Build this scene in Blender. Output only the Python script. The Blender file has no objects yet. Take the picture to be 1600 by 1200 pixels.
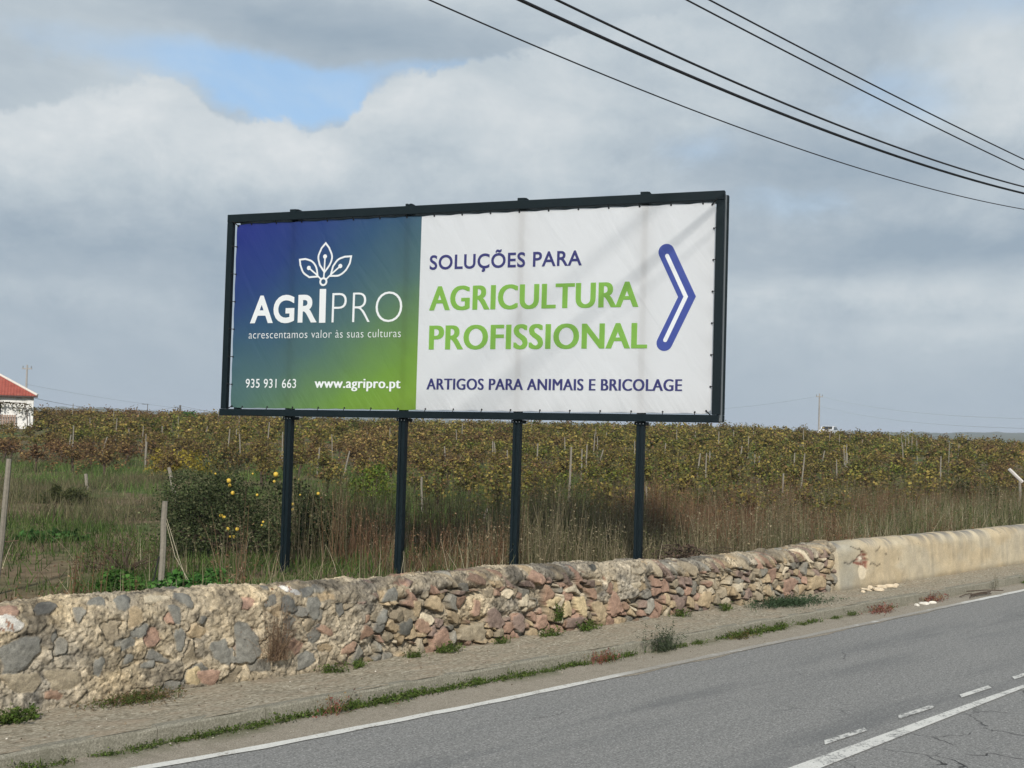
import bpy, math, random
import numpy as np
from mathutils import Vector, Matrix

SC = bpy.context.scene
COL = SC.collection
R2 = math.sqrt(0.5)
EYE = 2.74            # eye height above the road
PITCH = 0.03388
ROLL = 0.0288
FPX = 1800.0

# ------------------------------------------------------------------ camera
# world X runs along the road, Y across it towards the field, Z up
cam = bpy.data.cameras.new('camera')
cam.sensor_width = 36.0
cam.lens = FPX / 1600.0 * 36.0
cam.clip_start = 0.1
cam.clip_end = 12000
cam_o = bpy.data.objects.new('camera', cam)
COL.objects.link(cam_o)
fw = Vector((math.cos(PITCH) * R2, math.cos(PITCH) * R2, math.sin(PITCH)))
rt = Vector((R2, -R2, 0))
up = rt.cross(fw).normalized()
ix = rt * math.cos(ROLL) + up * math.sin(ROLL)
iy = up * math.cos(ROLL) - rt * math.sin(ROLL)
m = Matrix((ix, iy, -fw)).transposed().to_4x4()
m.translation = (0, 0, EYE)
cam_o.matrix_world = m
SC.camera = cam_o

# ------------------------------------------------------------------ light
SUN_EL = math.radians(34)
sun_h = Vector((-0.728, -0.685, 0)).normalized()
sun_dir = Vector((sun_h.x * math.cos(SUN_EL), sun_h.y * math.cos(SUN_EL), math.sin(SUN_EL)))
sd = bpy.data.lights.new('sun', 'SUN')
sd.energy = 3.1
sd.angle = math.radians(3.0)
sd.color = (1.0, 0.955, 0.88)
so = bpy.data.objects.new('sun', sd)
COL.objects.link(so)
so.rotation_euler = sun_dir.to_track_quat('Z', 'Y').to_euler()
SC.view_settings.view_transform = 'Standard'
SC.view_settings.look = 'None'
SC.view_settings.exposure = 0.33
SC.view_settings.gamma = 1.0


class NT:
    """small node helper"""
    def __init__(self, nt):
        self.nt = nt
        nt.nodes.clear()

    def n(self, t, **kw):
        nd = self.nt.nodes.new(t)
        for k, v in kw.items():
            if k.startswith('i_'):
                self.set(nd.inputs[k[2:].replace('_', ' ')], v)
            else:
                setattr(nd, k, v)
        return nd

    def set(self, sock, v):
        if isinstance(v, bpy.types.NodeSocket):
            self.nt.links.new(v, sock)
        elif isinstance(v, (tuple, list)) and sock.type == 'RGBA':
            sock.default_value = (v[0], v[1], v[2], 1)
        else:
            sock.default_value = v

    def math(self, op, a, b=0.0, c=None, clamp=False):
        nd = self.nt.nodes.new('ShaderNodeMath')
        nd.operation = op
        nd.use_clamp = clamp
        self.set(nd.inputs[0], a)
        self.set(nd.inputs[1], b)
        if c is not None:
            self.set(nd.inputs[2], c)
        return nd.outputs[0]

    def mix(self, f, a, b, mode='MIX'):
        nd = self.nt.nodes.new('ShaderNodeMix')
        nd.data_type = 'RGBA'
        nd.blend_type = mode
        self.set(nd.inputs[0], f)
        self.set(nd.inputs[6], a)
        self.set(nd.inputs[7], b)
        return nd.outputs[2]

    def noise(self, vec, scale, detail=4.0, rough=0.55, dist=0.0):
        nd = self.nt.nodes.new('ShaderNodeTexNoise')
        if vec is not None:
            self.set(nd.inputs['Vector'], vec)
        nd.inputs['Scale'].default_value = scale
        nd.inputs['Detail'].default_value = detail
        nd.inputs['Roughness'].default_value = rough
        nd.inputs['Distortion'].default_value = dist
        return nd.outputs['Fac']

    def ss(self, x, a, b, lo=0.0, hi=1.0):
        nd = self.nt.nodes.new('ShaderNodeMapRange')
        nd.interpolation_type = 'SMOOTHSTEP'
        self.set(nd.inputs['Value'], x)
        for k, v in zip(('From Min', 'From Max', 'To Min', 'To Max'), (a, b, lo, hi)):
            self.set(nd.inputs[k], v)
        return nd.outputs['Result']

    def ramp(self, x, stops):
        nd = self.nt.nodes.new('ShaderNodeValToRGB')
        self.set(nd.inputs[0], x)
        el = nd.color_ramp.elements
        while len(el) > 1:
            el.remove(el[-1])
        el[0].position = stops[0][0]
        el[0].color = (*stops[0][1], 1)
        for p, c in stops[1:]:
            e = el.new(p)
            e.color = (*c, 1)
        return nd.outputs[0]

    def xyz(self, vec):
        nd = self.nt.nodes.new('ShaderNodeSeparateXYZ')
        self.set(nd.inputs[0], vec)
        return nd.outputs[0], nd.outputs[1], nd.outputs[2]

    def comb(self, x, y, z):
        nd = self.nt.nodes.new('ShaderNodeCombineXYZ')
        for i, v in enumerate((x, y, z)):
            self.set(nd.inputs[i], v)
        return nd.outputs[0]

    def attr(self, name):
        nd = self.nt.nodes.new('ShaderNodeAttribute')
        nd.attribute_name = name
        return nd

    def bump(self, h, strength, dist):
        nd = self.nt.nodes.new('ShaderNodeBump')
        self.set(nd.inputs['Height'], h)
        nd.inputs['Strength'].default_value = strength
        nd.inputs['Distance'].default_value = dist
        return nd.outputs[0]

    def geo(self):
        return self.nt.nodes.new('ShaderNodeNewGeometry').outputs['Position']

    def obj(self):
        return self.nt.nodes.new('ShaderNodeTexCoord').outputs['Object']

    def rnd(self):
        return self.nt.nodes.new('ShaderNodeObjectInfo').outputs['Random']


# ------------------------------------------------------------------ sky
def make_world():
    w = bpy.data.worlds.new('World')
    SC.world = w
    w.use_nodes = True
    T = NT(w.node_tree)
    sky = T.n('ShaderNodeTexSky', sky_type='NISHITA', sun_disc=False)
    sky.sun_elevation = SUN_EL
    sky.sun_rotation = math.atan2(sun_h.x, sun_h.y)
    sky.air_density = 1.0
    sky.dust_density = 1.5
    bg1 = T.n('ShaderNodeBackground')
    T.set(bg1.inputs[0], sky.outputs[0])
    bg1.inputs[1].default_value = 0.13
    tc = T.n('ShaderNodeTexCoord').outputs['Generated']
    X, Y, Z = T.xyz(tc)
    # azimuth measured from the direction square to the middle of the view, elevation
    x = T.math('MULTIPLY', T.math('SUBTRACT', X, Y), R2)
    y = T.math('MULTIPLY', T.math('ADD', X, Y), R2)
    az = T.math('ARCTAN2', x, y)
    el = T.math('ARCSINE', Z)
    def nz(sc, off, det=7, rough=.6, sy=1.0, dist=0.0):
        return T.math('SUBTRACT', T.noise(T.comb(T.math('ADD', az, off), T.math('MULTIPLY', el, sy), off * .37), sc, det, rough, dist), .5)
    w1, w2 = nz(6.0, 0.0, 7, .6, 1.3), nz(6.5, 5.1, 7, .6, 1.3)
    bil = nz(17.0, 2.3, 9, .68, 1.15, .2)         # small billows
    a = T.math('ADD', az, T.math('MULTIPLY', w2, .10))
    e = T.math('ADD', T.math('ADD', el, T.math('MULTIPLY', w1, .05)), T.math('MULTIPLY', bil, .022))

    def blob(a0, e0, ra, re, tilt=0.0):
        da = T.math('SUBTRACT', a, a0)
        de = T.math('SUBTRACT', T.math('SUBTRACT', e, e0), T.math('MULTIPLY', da, tilt))
        q = T.math('ADD', T.math('POWER', T.math('DIVIDE', T.math('ABSOLUTE', da), ra), 2.0),
                   T.math('POWER', T.math('DIVIDE', T.math('ABSOLUTE', de), re), 2.0))
        return T.math('EXPONENT', T.math('MULTIPLY', q, -1.0))

    def total(lst):
        acc = None
        for amp, args in lst:
            v = T.math('MULTIPLY', blob(*args), amp)
            acc = v if acc is None else T.math('ADD', acc, v)
        return acc
    # heaped clouds: everything below a billowing top edge
    x01 = T.math('DIVIDE', T.math('ADD', az, .47), .94, clamp=True)
    pts = [(0, 200), (60, 190), (120, 172), (215, 150), (270, 168), (310, 192), (360, 205), (430, 192), (470, 215), (520, 205), (560, 158), (620, 130), (720, 108), (900, 60), (1100, 20), (1600, -60)]
    stops = []
    for px, yy in pts:
        A = math.atan((px - 800) / FPX); E_ = ((661 + .0288 * (px - 800)) - yy) / FPX
        stops.append(((A + .47) / .94, (E_, E_, E_)))
    top = T.ramp(x01, stops)
    topv = T.n('ShaderNodeRGBToBW'); T.set(topv.inputs[0], top)
    e2 = T.math('ADD', T.math('ADD', el, T.math('MULTIPLY', w1, .025)), T.math('MULTIPLY', bil, .052))
    depth = T.math('SUBTRACT', topv.outputs[0], e2)              # > 0 inside the heap
    heap = T.ss(depth, -.002, .007)
    rim = T.ss(depth, .085, .0)
    big = nz(3.4, 1.0, 7, .58, 2.6, .5)
    mid = nz(9.0, 3.7, 7, .6, 1.9, .4)
    b = T.math('ADD', T.math('ADD', .34, T.math('MULTIPLY', big, .75)), T.math('ADD', T.math('MULTIPLY', mid, .66), T.math('MULTIPLY', bil, .48)))
    lit = total([(0.26, (-0.33, 0.225, 0.13, 0.045)), (0.24, (-0.21, 0.215, 0.09, 0.040)), (0.20, (-0.43, 0.20, 0.06, .04)),
                 (0.27, (-0.09, 0.262, 0.09, 0.040)), (0.16, (0.05, 0.25, 0.12, 0.05)),
                 (0.26, (0.12, 0.335, 0.10, 0.03)), (0.38, (0.41, 0.275, 0.06, 0.05)), (.16, (.20, .30, .06, .03)),
                 (0.26, (0.30, 0.115, 0.16, 0.016)), (0.16, (-0.38, 0.095, 0.10, 0.012)), (.14, (.36, .08, .10, .01))])
    drk = total([(0.28, (-0.37, 0.135, 0.14, 0.02)), (0.36, (0.38, 0.155, 0.11, 0.018)), (0.22, (0.33, 0.225, 0.12, 0.018)),
                 (0.12, (-0.06, 0.16, 0.16, 0.06)), (.14, (-.20, .10, .2, .02))])
    b = T.math('ADD', b, T.math('SUBTRACT', lit, drk))
    b = T.math('ADD', b, T.math('MULTIPLY', T.math('MULTIPLY', rim, T.ss(az, .0, -.12)), .13))
    low = T.ss(el, 0.015, 0.12, 1.0, 0.0)
    b = T.math('ADD', T.math('MULTIPLY', b, T.math('SUBTRACT', 1.0, T.math('MULTIPLY', low, 0.8))), T.math('MULTIPLY', low, 0.17))
    cols = [(0.0, (0.265, 0.33, 0.395)), (0.25, (0.33, 0.39, 0.445)), (0.5, (0.42, 0.475, 0.515)), (0.75, (0.515, 0.555, 0.58)), (1.0, (0.63, 0.65, 0.66))]
    front = T.ramp(b, cols)
    # higher grey layer above, its ragged lower edge open to the blue
    bu = T.math('ADD', T.math('ADD', .40, T.math('MULTIPLY', big, .8)), T.math('MULTIPLY', mid, .45))
    bu = T.math('SUBTRACT', bu, total([(0.34, (-0.22, 0.335, 0.20, 0.030, -0.05)), (.16, (-.02, .31, .10, .02))]))
    bu = T.math('ADD', bu, total([(.22, (-.05, .365, .25, .02)), (.15, (-.42, .35, .08, .03))]))
    upper = T.ramp(bu, cols)
    hole = total([(.98, (-0.245, 0.284, 0.110, 0.023, -0.05)), (1.0, (-.20, .264, .065, .025)), (0.55, (-.07, .298, .08, .012, .12)), (.25, (-.40, .30, .05, .02))])
    hole = T.ss(T.math('ADD', T.math('ADD', hole, T.math('MULTIPLY', mid, .6)), T.math('MULTIPLY', bil, .3)), .20, .90)
    thin = total([(0.50, (0.31, 0.275, 0.07, 0.03)), (0.45, (0.16, 0.235, 0.07, 0.03)), (0.5, (0.40, 0.34, 0.10, 0.03)), (0.4, (0.25, 0.19, 0.07, 0.02))])
    thin = T.math('MULTIPLY', T.ss(T.math('ADD', thin, T.math('MULTIPLY', mid, .9)), .18, .75), .65)
    bluec = T.mix(.6, T.mix(1.0, sky.outputs[0], (.11, .11, .11), 'MULTIPLY'), (.32, .49, .70))
    bluec = T.mix(T.ss(mid, -.10, .30, 0, .45), bluec, (.48, .56, .62))
    col = T.mix(hole, upper, bluec)
    col = T.mix(heap, col, T.mix(thin, front, bluec))
    T.set(bg1.inputs[0], col)
    bg1.inputs[1].default_value = 1.0
    # straight overhead and behind the camera the plain physical sky shows between the clouds
    bg0 = T.n('ShaderNodeBackground')
    T.set(bg0.inputs[0], sky.outputs[0]); bg0.inputs[1].default_value = .12
    mx = T.n('ShaderNodeMixShader')
    T.set(mx.inputs[0], T.math('MULTIPLY', T.ss(el, .45, .9), T.ss(mid, -.05, .12, .2, .8)))
    T.nt.links.new(bg1.outputs[0], mx.inputs[1])
    T.nt.links.new(bg0.outputs[0], mx.inputs[2])
    out = T.n('ShaderNodeOutputWorld')
    T.nt.links.new(mx.outputs[0], out.inputs[0])


make_world()


# ------------------------------------------------------------------ helpers
def mat(name, build):
    mt = bpy.data.materials.new(name)
    mt.use_nodes = True
    T = NT(mt.node_tree)
    out = T.n('ShaderNodeOutputMaterial')
    sh = build(T)
    T.nt.links.new(sh, out.inputs[0])
    return mt


def bsdf(T, col, rough=0.8, normal=None, metal=0.0, spec=0.3):
    b = T.n('ShaderNodeBsdfPrincipled')
    T.set(b.inputs['Base Color'], col)
    T.set(b.inputs['Roughness'], rough)
    T.set(b.inputs['Metallic'], metal)
    b.inputs['Specular IOR Level'].default_value = spec
    if normal is not None:
        T.set(b.inputs['Normal'], normal)
    return b.outputs[0]


def plain(name, c, rough=0.7, metal=0.0, var=0.15, scale=8.0, spec=0.3, bump=0.0):
    def f(T):
        o = T.obj()
        nz = T.noise(o, scale, 6, 0.6)
        col = T.mix(nz, tuple(v * (1 - var * 1.6) for v in c), tuple(min(1, v * (1 + var * 1.6)) for v in c))
        nrm = T.bump(T.noise(o, scale * 6, 4), bump, 0.01) if bump else None
        return bsdf(T, col, rough, nrm, metal, spec)
    return mat(name, f)


def leafmat(name, trans=0.3, zone=None, sat=1.0):
    """colours come from the mesh's own per-leaf colours"""
    def f(T):
        col = T.attr('col').outputs['Color']
        if zone:
            col = zone(T, col)
        d = T.n('ShaderNodeBsdfDiffuse')
        T.set(d.inputs[0], col)
        t = T.n('ShaderNodeBsdfTranslucent')
        T.set(t.inputs[0], col)
        mx = T.n('ShaderNodeMixShader')
        mx.inputs[0].default_value = trans
        T.nt.links.new(d.outputs[0], mx.inputs[1])
        T.nt.links.new(t.outputs[0], mx.inputs[2])
        return mx.outputs[0]
    return mat(name, f)


def link(o, parent=None):
    COL.objects.link(o)
    if parent is not None:
        o.parent = parent
    return o


def tag(o, label=None, cat=None, group=None, kind=None):
    if label: o['label'] = label
    if cat: o['category'] = cat
    if group: o['group'] = group
    if kind: o['kind'] = kind
    return o


def empty(name, loc=(0, 0, 0), rz=0.0):
    o = bpy.data.objects.new(name, None)
    o.empty_display_size = 0.2
    o.location = loc
    o.rotation_euler = (0, 0, rz)
    COL.objects.link(o)
    return o


def mesh_np(name, V, F, mats, col=None, midx=None, smooth=False, parent=None, attr='col', extra=None):
    """V (n,3), F list of int arrays each (k,3) or (k,4)"""
    if not isinstance(F, list):
        F = [F]
    F = [np.asarray(f, dtype=np.int32) for f in F if len(f)]
    V = np.asarray(V, dtype=np.float32)
    me = bpy.data.meshes.new(name)
    me.vertices.add(len(V))
    me.vertices.foreach_set('co', V.ravel())
    loops = np.concatenate([f.ravel() for f in F])
    tot = np.concatenate([np.full(len(f), f.shape[1], dtype=np.int32) for f in F])
    start = np.concatenate([[0], np.cumsum(tot)[:-1]]).astype(np.int32)
    me.loops.add(len(loops))
    me.loops.foreach_set('vertex_index', loops)
    me.polygons.add(len(tot))
    me.polygons.foreach_set('loop_start', start)
    me.polygons.foreach_set('loop_total', tot)
    if midx is not None:
        me.polygons.foreach_set('material_index', np.asarray(midx, dtype=np.int32))
    me.polygons.foreach_set('use_smooth', np.full(len(tot), bool(smooth)))
    if col is not None:
        ca = me.color_attributes.new(attr, 'FLOAT_COLOR', 'POINT')
        c = np.ones((len(V), 4), dtype=np.float32)
        c[:, :3] = col
        ca.data.foreach_set('color', c.ravel())
    if extra is not None:
        for k, v in extra.items():
            at = me.attributes.new(k, 'FLOAT', 'POINT')
            at.data.foreach_set('value', np.asarray(v, dtype=np.float32))
    me.update(calc_edges=True)
    me.validate()
    for mt in (mats if isinstance(mats, (list, tuple)) else [mats]):
        me.materials.append(mt)
    return link(bpy.data.objects.new(name, me), parent)


class MB:
    """collects boxes, tubes and sheets for one mesh"""
    def __init__(self):
        self.v, self.q, self.t, self.qc, self.tc = [], [], [], [], []
        self.c = []
        self.smooth = False

    def add(self, vs, fs, mi=0, col=(0.5, 0.5, 0.5)):
        o = len(self.v)
        self.v += [tuple(p) for p in vs]
        self.c += [col] * len(vs)
        for f in fs:
            if len(f) == 4:
                self.q.append([i + o for i in f]); self.qc.append(mi)
            elif len(f) == 3:
                self.t.append([i + o for i in f]); self.tc.append(mi)
            else:
                for k in range(1, len(f) - 1):
                    self.t.append([f[0] + o, f[k] + o, f[k + 1] + o]); self.tc.append(mi)

    def box(self, a, b, mi=0, bev=0.0, col=(0.5, 0.5, 0.5), shear=0.0, M=None):
        """box from a to b, corners cut by bev; shear lifts z with x"""
        x0, y0, z0 = a; x1, y1, z1 = b
        if bev <= 0:
            vs = [(x, y, z) for x in (x0, x1) for y in (y0, y1) for z in (z0, z1)]
            fs = [(0, 1, 3, 2), (4, 6, 7, 5), (0, 4, 5, 1), (2, 3, 7, 6), (0, 2, 6, 4), (1, 5, 7, 3)]
        else:
            # three profile loops along the longest axis, chamfered section
            L = [(x1 - x0, 0), (y1 - y0, 1), (z1 - z0, 2)]
            ax = max(L)[1]
            o = [i for i in range(3) if i != ax]
            lo = (x0, y0, z0); hi = (x1, y1, z1)
            sec = []
            p0, p1, r0, r1 = lo[o[0]], hi[o[0]], lo[o[1]], hi[o[1]]
            for (s, t) in ((p0 + bev, r0), (p1 - bev, r0), (p1, r0 + bev), (p1, r1 - bev), (p1 - bev, r1), (p0 + bev, r1), (p0, r1 - bev), (p0, r0 + bev)):
                sec.append((s, t))
            vs = []
            cx, cy = (p0 + p1) / 2, (r0 + r1) / 2
            for (w, k) in ((lo[ax], 1), (lo[ax] + bev, 0), (hi[ax] - bev, 0), (hi[ax], 1)):
                for (s, t) in sec:
                    if k:
                        s += bev * (1 if s < cx else -1) * 0.8; t += bev * (1 if t < cy else -1) * 0.8
                    p = [0, 0, 0]; p[ax] = w; p[o[0]] = s; p[o[1]] = t
                    vs.append(tuple(p))
            fs = []
            for r in range(3):
                for i in range(8):
                    j = (i + 1) % 8
                    fs.append((r * 8 + i, r * 8 + j, r * 8 + 8 + j, r * 8 + 8 + i))
            fs.append(tuple(range(7, -1, -1))); fs.append(tuple(range(24, 32)))
        if shear:
            vs = [(x, y, z + shear * x) for x, y, z in vs]
        if M is not None:
            vs = [tuple(M @ Vector(p)) for p in vs]
        self.add(vs, fs, mi, col)

    def tube(self, pts, rad, n=6, mi=0, col=(0.5, 0.5, 0.5), cap=True):
        pts = [Vector(p) for p in pts]
        if not hasattr(rad, '__len__'):
            rad = [rad] * len(pts)
        vs = []
        for i, p in enumerate(pts):
            d = (pts[min(i + 1, len(pts) - 1)] - pts[max(i - 1, 0)])
            if d.length < 1e-9: d = Vector((0, 0, 1))
            d.normalize()
            a = Vector((0, 0, 1)) if abs(d.z) < 0.9 else Vector((1, 0, 0))
            u = d.cross(a).normalized(); w = d.cross(u)
            for k in range(n):
                t = 2 * math.pi * k / n
                vs.append(tuple(p + (u * math.cos(t) + w * math.sin(t)) * rad[i]))
        fs = []
        for i in range(len(pts) - 1):
            for k in range(n):
                j = (k + 1) % n
                fs.append((i * n + k, i * n + j, (i + 1) * n + j, (i + 1) * n + k))
        if cap:
            fs.append(tuple(range(n - 1, -1, -1))); fs.append(tuple(range((len(pts) - 1) * n, len(pts) * n)))
        self.add(vs, fs, mi, col)

    def build(self, name, mats, parent=None, smooth=False, usecol=False):
        F, mi = [], []
        if self.q: F.append(np.array(self.q)); mi += self.qc
        if self.t: F.append(np.array(self.t)); mi += self.tc
        return mesh_np(name, np.array(self.v), F, mats, np.array(self.c) if usecol else None, mi, smooth, parent)


def copy_tree(o, parent=None):
    c = o.copy()
    COL.objects.link(c)
    if parent is not None:
        c.parent = parent
    for ch in list(o.children):
        copy_tree(ch, c)
    return c


def W(px, depth, z=0.0):
    """world point at a bearing (given by the column it has in the photo), at a depth in metres from the camera"""
    x = (px - 800) / FPX * depth
    return Vector(((x + depth) * R2, (depth - x) * R2, z))


def interp(x, xs, ys):
    return np.interp(x, xs, ys)


# value noise in numpy
def _hash(i, j, seed):
    h = (i.astype(np.int64) * 374761393 + j.astype(np.int64) * 668265263 + seed * 1442695041) & 0xFFFFFFFF
    h = ((h ^ (h >> 13)) * 1274126177) & 0xFFFFFFFF
    h = h ^ (h >> 16)
    return (h & 0xFFFFFF) / float(0x1000000)


def vnoise(x, y, seed=0):
    x = np.asarray(x, float); y = np.asarray(y, float)
    i, j = np.floor(x), np.floor(y)
    fx, fy = x - i, y - j
    fx = fx * fx * (3 - 2 * fx); fy = fy * fy * (3 - 2 * fy)
    a = _hash(i, j, seed); b = _hash(i + 1, j, seed); c = _hash(i, j + 1, seed); d = _hash(i + 1, j + 1, seed)
    return a * (1 - fx) * (1 - fy) + b * fx * (1 - fy) + c * (1 - fx) * fy + d * fx * fy


def fbm(x, y, seed=0, octv=4, gain=0.5):
    s, amp, tot = 0.0, 1.0, 0.0
    for k in range(octv):
        s = s + amp * vnoise(np.asarray(x) * 2 ** k + 17.3 * k, np.asarray(y) * 2 ** k - 9.1 * k, seed + k)
        tot += amp; amp *= gain
    return s / tot


def sstep(x, a, b):
    t = np.clip((x - a) / (b - a), 0, 1)
    return t * t * (3 - 2 * t)


# ------------------------------------------------------------------ land
CREST_PX = [-400, 0, 200, 330, 560, 900, 1150, 1300, 1400, 1500, 1600, 2000]
CREST_Z = [1.55, 1.50, 1.58, 1.50, 1.46, 1.66, 1.86, 1.56, 1.44, 1.22, 1.15, 1.1]


def land(X, Y):
    """height of the ground on the field side"""
    X = np.asarray(X, float); Y = np.asarray(Y, float)
    x = (X - Y) * R2; y = (X + Y) * R2
    d = np.hypot(x, y)
    px = 800 + FPX * x / np.maximum(y, 1.0)
    px = np.where(y > 1, px, 2000.0)
    cz = interp(px, CREST_PX, CREST_Z)
    z = 0.22 + (cz - 0.22) * sstep(d, 26, 112) ** 1.1
    z = z - sstep(d, 118, 520) * 5.5
    z = z + (fbm(X / 3.0, Y / 3.0, 5, 3) - 0.5) * 0.12 * sstep(Y, 10.5, 13)
    return z


def landz(p):
    return float(land(p[0], p[1]))


def wallbase(s):
    return interp(s, [-20, 4, 5.4, 6.6, 9, 13, 16, 17.3, 19, 26, 60], [9.85, 9.85, 9.90, 9.76, 9.78, 9.70, 9.66, 9.62, 9.50, 9.47, 9.5])


def wallcrest(s):
    return interp(s, [-20, 4, 5.6, 6.4, 8, 9.5, 11, 12.5, 13.2, 15, 16.3, 17.5, 19, 23, 27, 60], [1.02, 1.03, 1.03, .99, .965, .96, .94, .89, .85, .85, .86, .91, .91, .89, .87, .87])


def ground_grid():
    def lines(parts):
        out = []
        for a, b, st in parts:
            out += list(np.arange(a, b, st))
        return out
    xs = lines([(-60, 110, 1.0), (110, 300, 5)]) + [300, 350, 420, 520, 700, 1000, 1500, 2200, 3500, 6000]
    xs = [-6000, -3500, -2200, -1500, -1000, -700, -500, -400, -300, -220, -160, -120, -90, -75] + xs
    ys = [-6000, -3000, -1000, -300, -100, -40, -15, -5, 0, 5, 9.9] + lines([(10.06, 40, 0.6), (40, 160, 2.0), (160, 300, 8)]) + [300, 350, 420, 520, 700, 1000, 1500, 2200, 3500, 6000]
    X, Y = np.meshgrid(xs, ys)
    Z = np.where(Y < 10.0, -0.05, land(X, Y))
    Z = np.where(Y < -6, -0.3, Z)
    V = np.stack([X, Y, Z], -1).reshape(-1, 3)
    nx, ny = len(xs), len(ys)
    I = np.arange(nx * ny).reshape(ny, nx)
    F = np.stack([I[:-1, :-1], I[:-1, 1:], I[1:, 1:], I[1:, :-1]], -1).reshape(-1, 4)
    return V, F


def m_ground(T):
    p = T.geo()
    n1 = T.noise(p, 0.35, 6, 0.6)
    n2 = T.noise(p, 3.0, 8, 0.7)
    n3 = T.noise(p, 0.12, 4, 0.6)
    grass = T.ramp(n2, [(0.3, (0.035, 0.060, 0.018)), (0.55, (0.075, 0.115, 0.035)), (0.75, (0.13, 0.15, 0.06))])
    soil = T.ramp(n2, [(0.3, (0.09, 0.065, 0.04)), (0.6, (0.20, 0.15, 0.095)), (0.8, (0.28, 0.22, 0.15))])
    m1 = T.ss(T.math('ADD', n1, T.math('MULTIPLY', n3, 0.5)), 0.62, 0.86)
    col = T.mix(m1, grass, soil)
    return bsdf(T, col, 1.0, T.bump(n2, 0.6, 0.05), spec=0.05)


V, F = ground_grid()
g = mesh_np('ground', V, F, mat('ground_soil_grass', m_ground), smooth=True)
tag(g, kind='structure')


# ------------------------------------------------------------------ road
def strip(name, s_list, n0, n1, z, material, nn=1, parent=None):
    """sheet along the road between two offset functions"""
    s = np.asarray(s_list, float)
    a = n0(s) if callable(n0) else np.full_like(s, n0)
    b = n1(s) if callable(n1) else np.full_like(s, n1)
    t = np.linspace(0, 1, nn + 1)
    X = np.repeat(s[:, None], nn + 1, 1)
    Y = a[:, None] * (1 - t) + b[:, None] * t
    Z = np.full_like(X, z) if not callable(z) else z(X, Y)
    V = np.stack([X, Y, Z], -1).reshape(-1, 3)
    I = np.arange(V.shape[0]).reshape(len(s), nn + 1)
    F = np.stack([I[:-1, :-1], I[1:, :-1], I[1:, 1:], I[:-1, 1:]], -1).reshape(-1, 4)
    return mesh_np(name, V, F, material, parent=parent)


def asphalt_col(T, p):
    X, Y, Z = T.xyz(p)
    fine = T.noise(p, 48.0, 3, 0.85)
    mid = T.noise(p, 16.0, 6, 0.85)
    big = T.noise(T.comb(T.math('MULTIPLY', X, 0.35), Y, 0.0), 1.1, 5, 0.6)
    f = T.math('ADD', T.math('MULTIPLY', fine, 0.65), T.math('MULTIPLY', mid, 0.35))
    col = T.ramp(f, [(0.33, (0.055, 0.055, 0.052)), (0.45, (0.175, 0.173, 0.164)), (0.55, (0.27, 0.266, 0.252)), (0.67, (0.56, 0.55, 0.52))])
    # darker, longer streaks of bitumen in the wheel tracks
    streak = T.noise(T.comb(T.math('MULTIPLY', X, 0.22), T.math('MULTIPLY', Y, 1.6), 3.0), 1.6, 6, 0.65)
    tr1 = T.math('EXPONENT', T.math('MULTIPLY', T.math('POWER', T.math('DIVIDE', T.math('ABSOLUTE', T.math('SUBTRACT', Y, 6.95)), 0.42), 2.0), -1.0))
    tr2 = T.math('EXPONENT', T.math('MULTIPLY', T.math('POWER', T.math('DIVIDE', T.math('ABSOLUTE', T.math('SUBTRACT', Y, 5.35)), 0.3), 2.0), -1.0))
    dk = T.math('MULTIPLY', T.ss(streak, 0.42, 0.68), T.math('ADD', T.math('ADD', tr1, tr2), 0.22))
    col = T.mix(T.math('MULTIPLY', dk, 0.34, clamp=True), col, (0.085, 0.09, 0.095))
    col = T.mix(T.ss(big, 0.5, 0.8, 0, 0.25), col, (0.29, 0.28, 0.26))
    # cracks
    wv = T.n('ShaderNodeVectorMath', operation='ADD')
    nn = T.n('ShaderNodeTexNoise')
    T.set(nn.inputs['Vector'], p); nn.inputs['Scale'].default_value = 2.5; nn.inputs['Detail'].default_value = 5
    sc = T.n('ShaderNodeVectorMath', operation='SCALE')
    T.set(sc.inputs[0], nn.outputs['Color']); sc.inputs['Scale'].default_value = 0.55
    T.set(wv.inputs[0], p); T.set(wv.inputs[1], sc.outputs[0])
    vo = T.n('ShaderNodeTexVoronoi', feature='DISTANCE_TO_EDGE')
    T.set(vo.inputs['Vector'], wv.outputs[0]); vo.inputs['Scale'].default_value = 1.15
    crk = T.ss(vo.outputs['Distance'], 0.005, 0.016, 1.0, 0.0)
    region = T.math('ADD', T.ss(Y, 5.3, 4.3, 0.0, 1.0), T.ss(T.noise(p, 0.9, 2), 0.60, 0.68, 0.0, 0.55), clamp=True)
    crk = T.math('MULTIPLY', T.math('MULTIPLY', crk, region), T.ss(T.noise(p, 1.7, 3), 0.42, 0.50))
    col = T.mix(T.math('MULTIPLY', crk, 0.85), col, (0.03, 0.03, 0.03))
    return col, f, crk


def m_asphalt(T):
    p = T.geo()
    col, f, crk = asphalt_col(T, p)
    h = T.math('SUBTRACT', f, T.math('MULTIPLY', crk, 1.2))
    return bsdf(T, col, 0.92, T.bump(h, 0.7, 0.012), spec=0.1)


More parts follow.
